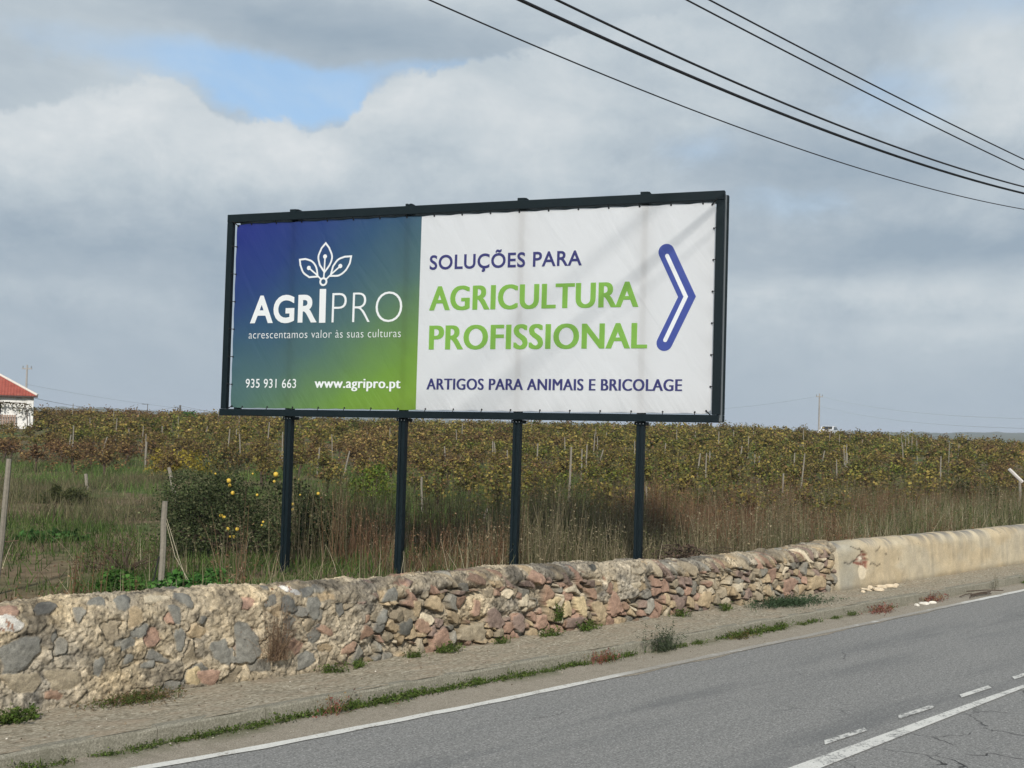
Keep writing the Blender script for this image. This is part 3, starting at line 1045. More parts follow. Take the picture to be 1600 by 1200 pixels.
def fabric(colour, tr=.50):
    def f(T):
        col = colour(T)
        p = T.obj()
        X, Y, Z = T.xyz(p)
        w1 = T.noise(T.comb(T.math('ADD', X, T.math('MULTIPLY', Z, .6)), 0.0, T.math('MULTIPLY', Z, .35)), 2.6, 4, .5, .8)
        # creases run in from the lower lacing
        edge = T.ss(Z, 3.45, 2.85)
        w2 = T.noise(T.comb(T.math('ADD', X, T.math('MULTIPLY', T.math('SUBTRACT', Z, 2.8), .7)), 0.0, T.math('MULTIPLY', Z, .12)), 6.5, 3, .5, .4)
        top = T.ss(Z, 5.2, 6.1)
        w3 = T.noise(T.comb(X, 0.0, T.math('MULTIPLY', Z, .5)), 5.0, 5, .6, .5)
        h = T.math('ADD', T.math('MULTIPLY', w1, .5), T.math('MULTIPLY', T.math('MULTIPLY', w2, edge), .55))
        h = T.math('ADD', h, T.math('MULTIPLY', T.math('MULTIPLY', w3, top), .35))
        nrm = T.bump(h, .55, .05)
        d = T.n('ShaderNodeBsdfDiffuse'); T.set(d.inputs[0], col); T.set(d.inputs['Normal'], nrm)
        t = T.n('ShaderNodeBsdfTranslucent'); T.set(t.inputs[0], col)
        mx = T.n('ShaderNodeMixShader'); mx.inputs[0].default_value = tr
        T.nt.links.new(d.outputs[0], mx.inputs[1]); T.nt.links.new(t.outputs[0], mx.inputs[2])
        g = T.n('ShaderNodeBsdfGlossy'); g.inputs['Roughness'].default_value = .38; T.set(g.inputs['Normal'], nrm)
        g.inputs[0].default_value = (.8, .8, .8, 1)
        m2 = T.n('ShaderNodeMixShader'); m2.inputs[0].default_value = .035
        T.nt.links.new(mx.outputs[0], m2.inputs[1]); T.nt.links.new(g.outputs[0], m2.inputs[2])
        return m2.outputs[0]
    return f


USPLIT = 3.51


def banner_print(T):
    p = T.obj()
    X, Y, Z = T.xyz(p)
    u = T.math('DIVIDE', T.math('SUBTRACT', X, .15), USPLIT - .15, clamp=True)
    v = T.math('DIVIDE', T.math('SUBTRACT', T.math('SUBTRACT', Z, T.math('MULTIPLY', X, SH)), VZ + .12), 3.08, clamp=True)
    nz = T.math('MULTIPLY', T.math('SUBTRACT', T.noise(p, .9, 3), .5), .14)
    # blue at the upper left, teal between, leaf green towards the lower right
    k = T.math('ADD', T.math('ADD', T.math('MULTIPLY', u, .46), T.math('MULTIPLY', T.math('SUBTRACT', 1.0, v), .60)), nz)
    c = T.ramp(k, [(0.02, (.022, .038, .28)), (.22, (.025, .062, .26)), (.40, (.042, .115, .225)), (.60, (.10, .20, .20)), (.74, (.16, .30, .125)), (.88, (.22, .42, .065)), (1.0, (.26, .46, .055))])
    d = T.ramp(T.math('MULTIPLY', T.math('SUBTRACT', 1.0, u), T.math('SUBTRACT', 1.0, v)), [(0.45, (0, 0, 0)), (1.0, (.5, .5, .5))])
    c = T.mix(d, c, (.115, .23, .20))
    is_w = T.math('GREATER_THAN', X, USPLIT)
    return T.mix(is_w, c, (.93, .945, .97))


M_BANNER = mat('printed_banner_fabric', fabric(banner_print))
M_WHITE = mat('white_print', fabric(lambda T: T.n('ShaderNodeRGB').outputs[0], .22))
M_WHITE.node_tree.nodes['RGB'].outputs[0].default_value = (.86, .89, .91, 1)


def colour_fabric(name, c, tr=.22):
    mt = mat(name, fabric(lambda T: T.n('ShaderNodeRGB').outputs[0], tr))
    mt.node_tree.nodes['RGB'].outputs[0].default_value = (*c, 1)
    return mt


M_NAVY = colour_fabric('navy_print', (.04, .042, .17))
M_LIME = colour_fabric('lime_print', (.215, .45, .075))
M_ROYAL = colour_fabric('royal_blue_print', (.055, .085, .34))

YB = .055


def bdisp(u, v):
    eb = np.exp(-v / .12) + np.exp(-(3.08 - v) / .10)
    es = np.exp(-u / .10) + np.exp(-(7.98 - u) / .10)
    return .006 * eb * np.cos(u * 2 * math.pi / .47) + .005 * es * np.cos(v * 2 * math.pi / .45)


uu = np.linspace(.16, 8.135, 260); vv = np.linspace(.128, 3.205, 90)
U, VVv = np.meshgrid(uu, vv, indexing='ij')
# scalloped hem between the laces
scal_u = .010 * (1 - np.abs(np.cos(U * math.pi / .47)))
VV2 = VVv.copy()
VV2[:, 0] += scal_u[:, 0]; VV2[:, -1] -= scal_u[:, -1] * 1.6
# right-hand corners are cut back by the lacing
corner = np.maximum(0, (U - 8.06) / .075) * np.maximum(0, (.22 - VVv) / .09)
VV2 = VV2 + corner * .05
Yb = YB + bdisp(U - .16, VVv - .128)
V = np.stack([U, Yb, VV2 + VZ + SH * U], -1).reshape(-1, 3)
I = np.arange(len(V)).reshape(U.shape)
F = np.stack([I[:-1, :-1], I[1:, :-1], I[1:, 1:], I[:-1, 1:]], -1).reshape(-1, 4)
banner = mesh_np('banner', V, F, M_BANNER, smooth=True, parent=bb)
banner['label'] = 'laced banner, blue-to-green on the left and white on the right'
V = np.array([(.15, by + .045, .13 + VZ), (8.12, by + .045, .13 + VZ + SH * 8), (8.12, by + .045, 3.2 + VZ + SH * 8), (.15, by + .045, 3.2 + VZ)])
mesh_np('rear_banner', V, np.array([[0, 1, 2, 3]]), colour_fabric('plain_white_fabric', (.95, .96, .97), .88), parent=bb)


def place2d(pts2, name, material, dy=.006, parent=banner):
    """pts2: list of (verts2d, faces)"""
    q = MB()
    for k, (vs, fs) in enumerate(pts2):
        q.add([(a, YB - dy - .0004 * k, b + VZ + SH * a) for a, b in vs], fs)
    return q.build(name, material, parent)


def text(s, u0, u1, v0, cap, bold, material, name='lettering', ref='H', space=1.06):
    def mesh_of(st, b):
        cu = bpy.data.curves.new('t', 'FONT')
        cu.body = st; cu.size = 1.0; cu.offset = b; cu.fill_mode = 'FRONT'; cu.resolution_u = 5
        cu.space_character = space
        ob = bpy.data.objects.new('t', cu)
        COL.objects.link(ob)
        bpy.context.view_layer.update()
        dg = bpy.context.evaluated_depsgraph_get()
        me = bpy.data.meshes.new_from_object(ob.evaluated_get(dg))
        vs = [(v.co.x, v.co.y) for v in me.vertices]
        fs = [tuple(p.vertices) for p in me.polygons]
        bpy.data.objects.remove(ob); bpy.data.curves.remove(cu); bpy.data.meshes.remove(me)
        return vs, fs
    hv, _ = mesh_of(ref, bold)
    ch = max(p[1] for p in hv); cb = min(p[1] for p in hv)
    vs, fs = mesh_of(s, bold)
    x0 = min(p[0] for p in vs); x1 = max(p[0] for p in vs)
    sx = (u1 - u0) / (x1 - x0); sy = cap / (ch - cb)
    vs = [(u0 + (x - x0) * sx, v0 + (y - cb) * sy) for x, y in vs]
    # neighbouring letters may touch: give each its own hair's-breadth layer
    par = list(range(len(vs)))

    def find(i):
        while par[i] != i:
            par[i] = par[par[i]]; i = par[i]
        return i
    for f in fs:
        for i in f[1:]:
            par[find(i)] = find(f[0])
    order = {}
    for i in range(len(vs)):
        order.setdefault(find(i), len(order))
    q = MB()
    q.add([(a, YB - .006 - .00015 * (order[find(i)] % 3), b + VZ + SH * a) for i, (a, b) in enumerate(vs)], fs)
    return q.build(name, material, banner)


def text_layers(s, u0, u1, v0, cap, d, material, bold=0.0):
    for k, dx in enumerate((-d, 0, d)):
        o = text(s, u0 + d + dx, u1 - d + dx, v0, cap, bold, material)
        if k == 0:
            a = o
        else:
            co = np.empty(len(o.data.vertices) * 3, dtype=np.float32); o.data.vertices.foreach_get('co', co)
            co[1::3] -= .0005 * k
            o.data.vertices.foreach_set('co', co)
            n = len(a.data.vertices)
            V0 = np.array([v.co for v in a.data.vertices]); V1 = co.reshape(-1, 3)
            T0 = [tuple(p.vertices) for p in a.data.polygons]; T1 = [tuple(i + n for i in p.vertices) for p in o.data.polygons]
            bpy.data.objects.remove(a); bpy.data.objects.remove(o)
            q = MB(); q.add(np.concatenate([V0, V1]), T0 + T1)
            a = q.build('lettering', material, banner)
    return a


def ribbon(pts, w, closed=False, cap=True):
    """flat mitred stroke, (verts, faces)"""
    P = [Vector(p) for p in pts]
    n = len(P)
    L, Rr = [], []
    for i in range(n):
        a = P[(i - 1) % n] if (closed or i > 0) else P[i]
        b = P[(i + 1) % n] if (closed or i < n - 1) else P[i]
        d1 = (P[i] - a); d2 = (b - P[i])
        if d1.length < 1e-9: d1 = d2
        if d2.length < 1e-9: d2 = d1
        d1 = d1.normalized(); d2 = d2.normalized()
        n1 = Vector((-d1.y, d1.x)); n2 = Vector((-d2.y, d2.x))
        mt = (n1 + n2)
        mt = mt.normalized() if mt.length > 1e-6 else n1
        k = 1 / max(0.45, mt.dot(n1))
        L.append(P[i] + mt * w * k); Rr.append(P[i] - mt * w * k)
    vs = [tuple(p) for p in L] + [tuple(p) for p in Rr]
    fs = []
    for i in range(n - (0 if closed else 1)):
        j = (i + 1) % n
        fs.append((i, n + i, n + j, j))
    if cap and not closed:
        for (c, q0, sgn) in ((P[0], P[1], 1), (P[-1], P[-2], 1)):
            d = (c - q0).normalized(); a0 = math.atan2(d.y, d.x)
            o = len(vs)
            vs += [(c.x + w * math.cos(a0 + t), c.y + w * math.sin(a0 + t)) for t in np.linspace(-math.pi / 2, math.pi / 2, 12)]
            fs.append(tuple(range(o, o + 12)))
    return vs, fs


def smooth_pts(ctrl, k=8):
    """Catmull-Rom through the control points"""
    c = [Vector(p) for p in ctrl]
    c = [2 * c[0] - c[1]] + c + [2 * c[-1] - c[-2]]
    out = []
    for i in range(1, len(c) - 2):
        for j in range(k):
            t = j / k
            out.append(tuple(.5 * ((2 * c[i]) + (c[i + 1] - c[i - 1]) * t + (2 * c[i - 1] - 5 * c[i] + 4 * c[i + 1] - c[i + 2]) * t * t + (3 * c[i] - c[i - 1] - 3 * c[i + 1] + c[i + 2]) * t ** 3)))
    out.append(tuple(c[-2]))
    return out


def disc(c, r, n=24):
    return [(c[0] + r * math.cos(2 * math.pi * i / n), c[1] + r * math.sin(2 * math.pi * i / n)) for i in range(n)], [tuple(range(n))]


FL = lambda x, y: (1.826 + (x - 605) * .00203, 2.848 - (y - 213) * .001827)
sw = .0150
parts = []
parts.append(ribbon([FL(608, 226)] + smooth_pts([FL(640, 268), FL(668, 345), FL(652, 415), FL(605, 486)]) + smooth_pts([FL(560, 418), FL(546, 345), FL(572, 268)])[:], sw, closed=True))
parts.append(ribbon([FL(379, 366)] + smooth_pts([FL(430, 361), FL(490, 385), FL(530, 440), FL(546, 522)]) + smooth_pts([FL(470, 526), FL(415, 482), FL(386, 415)]), sw, closed=True))
parts.append(ribbon([FL(838, 351)] + smooth_pts([FL(828, 412), FL(792, 475), FL(735, 517), FL(660, 520)]) + smooth_pts([FL(680, 435), FL(722, 378), FL(780, 353)]), sw, closed=True))
parts.append(ribbon([FL(606, 345), FL(604, 440), FL(601, 530)], .013))
parts.append(ribbon([FL(464, 443), FL(530, 500), FL(577, 548)], .013))
parts.append(ribbon([FL(745, 435), FL(672, 500), FL(624, 548)], .013))
for c in ((606, 345), (464, 443), (745, 435)):
    parts.append(disc(FL(*c), .036))
cc = FL(599, 570)
parts.append(ribbon([(cc[0] + .056 * math.cos(t), cc[1] + .056 * math.sin(t)) for t in np.linspace(0, 2 * math.pi, 28)[:-1]], .016, closed=True))
place2d(parts, 'flower_emblem', M_WHITE)
text('AGR', .475, 1.715, 1.535, .455, .028, M_WHITE)
place2d([([(1.757, 1.527), (1.873, 1.527), (1.868, 2.078), (1.752, 2.078)], [(0, 1, 2, 3)])], 'lettering', M_WHITE)
text('PRO', 1.985, 3.225, 1.530, .475, -.022, M_WHITE)
text('acrescentamos valor às suas culturas', .462, 3.215, 1.283, .128, -.012, M_WHITE)
text('935 931 663', .437, 1.378, .466, .145, .004, M_WHITE)
text_layers('www.agripro.pt', 1.716, 3.240, .472, .155, .007, M_WHITE)
text('SOLUÇÕES PARA', 3.672, 6.150, 2.338, .228, .018, M_NAVY)
text_layers('AGRICULTURA', 3.685, 7.035, 1.697, .375, .016, M_LIME, .006)
text_layers('PROFISSIONAL', 3.700, 7.180, 1.082, .375, .016, M_LIME, .006)
text_layers('ARTIGOS PARA ANIMAIS E BRICOLAGE', 3.682, 7.712, .455, .170, .008, M_NAVY)
ch = [(7.432, 2.500), (7.752, 1.832), (7.436, 1.158)]
place2d([ribbon(ch, .118)], 'arrow_emblem', M_ROYAL)
place2d([ribbon([(7.445, 2.44), (7.735, 1.832), (7.447, 1.20)], .030)], 'arrow_emblem', M_WHITE, dy=.0085)

M_TIE = plain('black_lace', (.012, .012, .013), .8)


def tie(a, b, r=.007):
    q = MB()
    A = Vector((a[0], YB - .008, a[1] + VZ + SH * a[0])); Bv = Vector((b[0], -.002, b[1] + VZ + SH * b[0]))
    q.tube([A, (A + Bv) / 2 + Vector((0, -.004, 0)), Bv], r, 5)
    q.tube([A + Vector((0, -.003, 0)), A + Vector((0, .002, 0))], .014, 8)
    q.build('tie', M_TIE, bb)


for k in range(17):
    u = .39 + .4697 * k
    tie((u, .150), (u + .004, .100))
    tie((u + .05, 3.188), (u + .05, 3.235))
for k in range(6):
    v = .52 + .46 * k
    tie((.175, v), (.095, v + .01)); tie((8.122, v), (8.165, v))
for (a, b) in (((.19, .16), (.10, .09)), ((.19, 3.17), (.10, 3.25)), ((8.07, .17), (8.16, .09)), ((8.09, 3.17), (8.17, 3.25))):
    tie(a, b, .009)

# ------------------------------------------------------------------ overhead cables
M_CABLE = plain('cable_sheath', (.018, .018, .022), .6)
WIRES = [('thin lowest overhead cable above the road', 8.6, (4.72e-3, -.12603, 7.55766), .008),
         ('thick second overhead cable, heavier than the rest', 8.55, (4.24e-3, -.11914, 7.92773), .019),
         ('third overhead cable running just above the thick one', 8.45, (4.46e-3, -.12901, 8.12586), .014),
         ('fourth overhead cable, lower of the upper pair', 8.5, (1.22e-3, -.06248, 8.56843), .011),
         ('topmost overhead cable in the right-hand sky', 8.35, (1.25e-3, -.05817, 8.56241), .011)]
for lab, N, c, r in WIRES:
    q = MB()
    ss_ = np.arange(-12, 42, .5)
    q.tube([(x, N, c[0] * x * x + c[1] * x + c[2]) for x in ss_], r, 6)
    tag(q.build('overhead_cable', M_CABLE, smooth=True), lab, 'cable', 'cables strung along the road')


# ------------------------------------------------------------------ plants: building blocks
NR = np.random.default_rng(7)


def leaves(P, size, nrm_up=0.3, aspect=0.8, rnd=None, fold=.15, spread=None):
    """P (n,3) positions -> quads shaped like leaves, random directions"""
    rnd = rnd or NR
    n = len(P)
    d = rnd.normal(size=(n, 3)); d[:, 2] = d[:, 2] * .6 - .15
    d /= np.linalg.norm(d, axis=1)[:, None]
    r = rnd.normal(size=(n, 3)); r[:, 2] += nrm_up * 3
    w = np.cross(d, r); w /= np.linalg.norm(w, axis=1)[:, None] + 1e-9
    nn = np.cross(d, w)
    sz = size * rnd.uniform(.6, 1.3, n)[:, None]
    a = P; b = P + d * sz * .45 + w * sz * .5 * aspect + nn * sz * fold
    c = P + d * sz; e = P + d * sz * .45 - w * sz * .5 * aspect + nn * sz * fold
    V = np.stack([a, b, c, e], 1).reshape(-1, 3)
    F = np.arange(n * 4).reshape(-1, 4)
    return V, F


def blades(P, H, width, lean=.25, rnd=None, segs=2, droop=.2):
    """upright tapering stalks; H per stalk; returns verts/faces"""
    rnd = rnd or NR
    n = len(P)
    th = rnd.uniform(0, 2 * math.pi, n)
    ln = np.abs(rnd.normal(0, lean, n))
    dirx = np.cos(th) * ln; diry = np.sin(th) * ln
    ph = rnd.uniform(0, math.pi, n)
    sx, sy = np.cos(ph) * width / 2, np.sin(ph) * width / 2
    rows = []
    for k in range(segs + 1):
        t = k / segs
        off = (t + droop * t * t * 2)
        cx = P[:, 0] + dirx * H * off; cy = P[:, 1] + diry * H * off; cz = P[:, 2] + H * (t - .25 * ln * t * t)
        wk = (1 - .8 * t)
        rows.append(np.stack([np.stack([cx - sx * wk, cy - sy * wk, cz], -1), np.stack([cx + sx * wk, cy + sy * wk, cz], -1)], 1))
    V = np.stack(rows, 1)  # n, segs+1, 2, 3
    m_ = 2 * (segs + 1)
    V = V.reshape(n * m_, 3)
    base = (np.arange(n) * m_)[:, None]
    F = []
    for k in range(segs):
        F.append(base + np.array([[2 * k, 2 * k + 1, 2 * k + 3, 2 * k + 2]]))
    F = np.concatenate(F, 0)
    tips = np.stack([P[:, 0] + dirx * H * (1 + 2 * droop), P[:, 1] + diry * H * (1 + 2 * droop), P[:, 2] + H * (1 - .25 * ln)], -1)
    return V, F, tips


def percol(cols, k):
    return np.repeat(cols, k, axis=0)


def pick(pal, n, rnd=None, var=.18):
    rnd = rnd or NR
    p = np.array(pal)[rnd.integers(0, len(pal), n)]
    return np.clip(p * (1 + rnd.normal(0, var, n))[:, None], .004, .8)


class Bag:
    def __init__(self):
        self.V, self.F, self.C, self.n = [], [], [], 0

    def add(self, V, F, C):
        self.V.append(V); self.F.append(F + self.n); self.C.append(C); self.n += len(V)

    def build(self, name, mt, parent=None):
        q = [f for f in self.F if f.shape[1] == 4]; t = [f for f in self.F if f.shape[1] == 3]
        FF = ([np.concatenate(q)] if q else []) + ([np.concatenate(t)] if t else [])
        return mesh_np(name, np.concatenate(self.V), FF, mt, np.concatenate(self.C), parent=parent)


M_LEAF = leafmat('leaf', .35)
M_DRY = leafmat('dry_stalk', .2)
M_BARK = plain('vine_bark', (.085, .062, .045), .95, 0, .25, 30)
M_WOOD = plain('weathered_stake', (.24, .215, .175), .95, 0, .25, 25, bump=.4)


# ------------------------------------------------------------------ vineyard
def vine_zone(T, col):
    """whole rows have turned rust or plum, others stay olive and yellow"""
    p = T.geo()
    X, Y, Z = T.xyz(p)
    a = T.noise(p, .11, 3, .6)
    x = T.math('MULTIPLY', T.math('SUBTRACT', X, Y), R2)
    y = T.math('MULTIPLY', T.math('ADD', X, Y), R2)
    q = T.math('DIVIDE', x, y)
    left = T.ss(q, -.10, -.40)
    far = T.ss(y, 78, 105)
    near = T.ss(y, 60, 50)
    k = T.math('ADD', T.ss(a, .50, .66, 0, .75), T.math('MULTIPLY', T.math('MAXIMUM', far, near), T.math('MULTIPLY', left, .75)), clamp=True)
    lum = T.n('ShaderNodeRGBToBW'); T.set(lum.inputs[0], col)
    rust = T.ramp(lum.outputs[0], [(0.0, (.04, .025, .02)), (.10, (.13, .070, .045)), (.20, (.24, .14, .07)), (.38, (.38, .25, .12))])
    gr = T.ss(T.noise(T.comb(X, Y, 40.0), .16, 3, .6), .50, .68, 0, .75)
    col = T.mix(gr, col, T.mix(1.0, col, (.62, .98, .62), 'MULTIPLY'))
    return T.mix(T.math('MULTIPLY', k, .85), col, rust)


M_VINE = leafmat('vine_leaf', .35, vine_zone)
VPAL = [(c[0] * 1.36, c[1] * 1.25, c[2] * 1.5) for c in [(.16, .15, .035), (.21, .18, .04), (.12, .115, .035), (.085, .095, .03), (.27, .22, .055), (.15, .10, .045), (.07, .06, .03), (.10, .12, .03)]]


def vine_arrays(rnd, nleaf, lsize, canes, thick=1.0):
    """one gnarled bush vine: leaves (V,F,C) and wood MB"""
    wood = MB()
    hgt = rnd.uniform(.45, .6)
    lean = rnd.normal(0, .06, 2)
    wood.tube([(0, 0, -.12), (lean[0], lean[1], hgt * .5), (lean[0] * 1.5 + .03, lean[1] * 1.2, hgt)], [.05 * thick, .04 * thick, .045 * thick], 6)
    L = []
    for c in range(canes):
        th = rnd.uniform(0, 2 * math.pi); ln = rnd.uniform(.55, 1.05)
        out = rnd.uniform(.25, 1.0); drp = rnd.uniform(0, .75)
        p0 = np.array([lean[0] * 1.5, lean[1] * 1.2, hgt])
        pts = []
        for t in np.linspace(0, 1, 6):
            r = out * t * ln
            z = hgt + ln * t * (1.0 - .45 * out) - (.25 + drp) * out * t * t * ln * 1.5
            pts.append(np.array([p0[0] + math.cos(th + .4 * t) * r, p0[1] + math.sin(th + .4 * t) * r, z]))
        wood.tube([tuple(p) for p in pts], [.012 * thick, .010 * thick, .008 * thick, .007 * thick, .005 * thick, .003 * thick], 4, cap=False)
        k = nleaf // canes
        t = rnd.uniform(.12, 1.0, k)
        q = np.stack([np.interp(t, np.linspace(0, 1, 6), [p[a] for p in pts]) for a in range(3)], -1)
        L.append(q + rnd.normal(0, .085, (k, 3)))
    P = np.concatenate(L)
    V, F = leaves(P, lsize, rnd=rnd)
    C = percol(pick(VPAL, len(P), rnd, .25), 4)
    return V, F, C, wood


vine_meshes = []
for k in range(6):
    r = np.random.default_rng(100 + k)
    V, F, C, wood = vine_arrays(r, 460, .092, 13)
    root = empty('grape_vine', (0, 0, 0))
    f = mesh_np('foliage', V, F, M_VINE, C, parent=root)
    w = wood.build('trunk', M_BARK, root)
    vine_meshes.append((root, f.data, w.data))

rs = random.Random(21)
spots = []
A0 = math.radians(24)
ca, sa = math.cos(A0), math.sin(A0)
for i in range(-130, 130):
    for j in range(-130, 130):
        gx = i * 2.5 + rs.uniform(-.25, .25); gy = j * 1.55 + rs.uniform(-.3, .3)
        X = 60 + gx * ca - gy * sa; Y = 60 + gx * sa + gy * ca
        x = (X - Y) * R2; y = (X + Y) * R2
        if y < 26 or y > 122 or abs(x / y) > .47 or Y < 13: continue
        px = 800 + FPX * x / y
        d0 = interp(px, [0, 270, 480, 640, 700, 860, 1000, 1200, 1600], [43, 41, 36, 33, 30, 28, 26, 26, 28])
        if y < d0: continue
        if y < d0 + 12 and rs.random() < (.50 - .04 * (y - d0)): continue
        if px < 66 and 79 < y < 97: continue   # the yard of the cottage
        spots.append((y, X, Y, px))
spots.sort()
print('vines', len(spots))
near = spots[:300]
rest = spots[300:]
wb_ = 0
for k, (y, X, Y, px) in enumerate(near):
    root, fm, wm = vine_meshes[k % 6]
    sc = rs.uniform(.85, 1.2) * (.62 if px < 66 and y > 52 else 1)
    rz = rs.uniform(0, 6.28)
    z = landz((X, Y))
    if k < 6:
        o = root
    else:
        o = copy_tree(root)
    o.location = (X, Y, z); o.rotation_euler = (rs.uniform(-.06, .06), rs.uniform(-.06, .06), rz)
    o.scale = (sc * 1.05, sc * 1.05, sc)
    tag(o, 'knee-high gnarled grape vine with autumn leaves in the nearer part of the field', 'grape vine', 'grape vines in the nearer rows')
bag = Bag()
far_v = []
for k in range(8):
    r = np.random.default_rng(200 + k)
    far_v.append(vine_arrays(r, 200, .135, 11, 1.2))
for (y, X, Y, px) in rest:
    V, F, C, wd = far_v[rs.randrange(8)]
    a = rs.uniform(0, 6.28); sc = rs.uniform(.8, 1.25) * (.62 if px < 66 and 52 < y < 80 else 1)
    zs = sc * rs.uniform(.9, 1.2)
    c_, s_ = math.cos(a), math.sin(a)
    z = landz((X, Y))
    P = np.stack([X + (V[:, 0] * c_ - V[:, 1] * s_) * sc * 1.15, Y + (V[:, 0] * s_ + V[:, 1] * c_) * sc * 1.15, z + V[:, 2] * zs], -1)
    bag.add(P, F, C * rs.uniform(.75, 1.25))
o = bag.build('vineyard', M_VINE)
tag(o, kind='stuff')
o['label'] = 'far rows of the vineyard in olive, yellow and rust running up to the horizon'
o['category'] = 'vineyard'


# stakes among the vines
def stake(px, depth, h, lean=0.0, r=.025, label=None, group=None, z=None, tone=None, side=0.0):
    p = W(px, depth)
    p.z = landz(p) if z is None else z
    q = MB()
    dx = Vector((R2, -R2, 0)) * math.tan(lean) * h
    dy = Vector((R2, R2, 0)) * side * h
    n = 6
    pts = [Vector((0, 0, -.2)) + (dx + dy) * -.15]
    for t in (0, .35, .7, 1.0):
        w = Vector((rs.uniform(-1, 1), rs.uniform(-1, 1), 0)) * .008
        pts.append((dx + dy) * t + Vector((0, 0, h * t)) + w)
    q.tube(pts, [r * 1.05, r * 1.05, r, r * .95, r * .8], n)
    o = q.build('vineyard_stake', tone or M_WOOD)
    o.location = p
    tag(o, label or 'thin pale weathered stake standing among the distant vines', 'stake', group or 'stakes among the vines')
    return o


for (px, yb, yt, px_t) in [(232, 737, 700, 234), (160, 724, 697, 168), (108, 720, 700, 112), (204, 705, 680, 205), (257, 697, 676, 257), (321, 696, 678, 325),
                           (372, 704, 677, 373), (893, 812, 713, 898), (842, 745, 702, 844), (919, 752, 704, 921), (936, 742, 712, 944), (1091, 765, 718, 1097),
                           (1112, 758, 715, 1113), (1158, 742, 705, 1162), (1182, 757, 719, 1183), (1187, 762, 722, 1190), (1225, 798, 752, 1228), (949, 702, 686, 950),
                           (1042, 726, 700, 1043), (1088, 705, 680, 1089), (540, 752, 726, 546), (500, 744, 722, 502), (700, 738, 706, 699), (773, 742, 698, 774),
                           (797, 745, 720, 797), (780, 735, 700, 777), (572, 706, 690, 575), (1284, 740, 722, 1288), (1243, 750, 716, 1245), (1326, 745, 720, 1327), (1348, 712, 700, 1349)]:
    hor = 661 + .0288 * (px - 800)
    # depth from where it meets the sloping ground
    d = 40.0
    for _ in range(40):
        zg = landz(W(px, d)); d = .6 * d + .4 * (EYE - zg) * FPX / max(8, (yb - hor + 0))
    d = min(max(d, 30), 100)
    h = (yb - yt) / FPX * d
    lean = math.atan2((px_t - px) - .0288 * (yb - yt), (yb - yt))
    stake(px, d, max(h, .9) + .25, lean, .032)
for k in range(70):
    d = rs.uniform(36, 108) if k < 60 else rs.uniform(60, 112); px = rs.uniform(70, 1590)
    d = max(d, interp(px, [0, 640, 860, 1600], [52, 45, 36, 34]))
    stake(px, d, rs.uniform(1.35, 1.8), rs.gauss(0, .05), rs.uniform(.022, .032))

# ------------------------------------------------------------------ grasses and weeds between the wall and the vines
def scatter(n, fn, lo=10.35):
    """random points with acceptance fn(px, depth, X, Y) in view"""
    out = []
    tot = 0
    while tot < n:
        m_ = n * 3
        y = np.sqrt(NR.uniform(9.5 ** 2, 60 ** 2, m_)) if True else None
        px = NR.uniform(-250, 1850, m_)
        x = (px - 800) / FPX * y
        X, Y = (x + y) * R2, (y - x) * R2
        p = fn(px, y, X, Y) * (Y > lo)
        k = NR.uniform(0, 1, m_) < p
        P = np.stack([X[k], Y[k], land(X[k], Y[k])], -1)
        out.append(np.concatenate([P, px[k, None], y[k, None]], 1)); tot += k.sum()
    return np.concatenate(out)[:n]


# short green and olive grass everywhere up to the vines
def f_green(px, y, X, Y):
    cl = fbm(X / 2.2, Y / 2.2, 301, 3)
    soil = np.exp(-((px - 105) / 60) ** 2 - ((y - 19.0) / 1.6) ** 2)
    return (sstep(cl, .36, .55) * .8 + .2) * (y < 55) * (1 - .95 * soil) * (.35 + .65 * (y < 48))


P = scatter(95000, f_green)
tone = fbm(P[:, 0] / 3, P[:, 1] / 3, 303, 3)
H = NR.uniform(.08, .30, len(P)) * (0.6 + 1.0 * tone) * (1 + .3 * (P[:, 4] > 25))
V, F, _ = blades(P[:, :3], H, .022, .45)
Cg = (1 + .45 * sstep(P[:, 4], 24, 30))[:, None] * pick([(.075, .12, .032), (.095, .15, .04), (.13, .155, .06), (.055, .085, .028)], len(P))
Co = pick([(.16, .15, .08), (.19, .165, .095), (.12, .105, .065), (.10, .11, .05)], len(P))
k = (NR.uniform(0, 1, len(P)) < sstep(tone, .50, .62))[:, None]
C = np.where(k, Co, Cg)
bg = Bag(); bg.add(V, F, np.tile(percol(C, 6), 1))
tag(bg.build('green_grass', M_LEAF), 'short green grass growing on the strip between the wall and the vines', 'grass', kind='stuff')


# tall dry reddish weeds behind the wall
def f_dry(px, y, X, Y):
    off = (Y - 10.3)
    near = interp(px, [-200, 100, 160, 400, 480, 1000, 1250, 1330, 1700], [.3, .25, .6, .6, .95, 1, 1, .75, .6])
    w = interp(px, [-200, 250, 480, 640, 900, 1100, 1300, 1600], [3.5, 5.5, 9.0, 9.5, 9.5, 10, 10, 9])
    cl = fbm(X / 1.3, Y / 1.3, 311, 3)
    gap = 1 - .96 * sstep(px, 130, 190) * sstep(px, 400, 350) * (off < 4.8)
    # nothing tall grows between the wall and the posts
    behind = (X - BORG.x) * .8965 + (Y - BORG.y) * .443
    gap = gap * np.where((px > 395) & (px < 1040) & (behind < .45), 0.0, 1.0)
    return near * sstep(off, w, w * .45) * sstep(cl, .30, .52) * gap


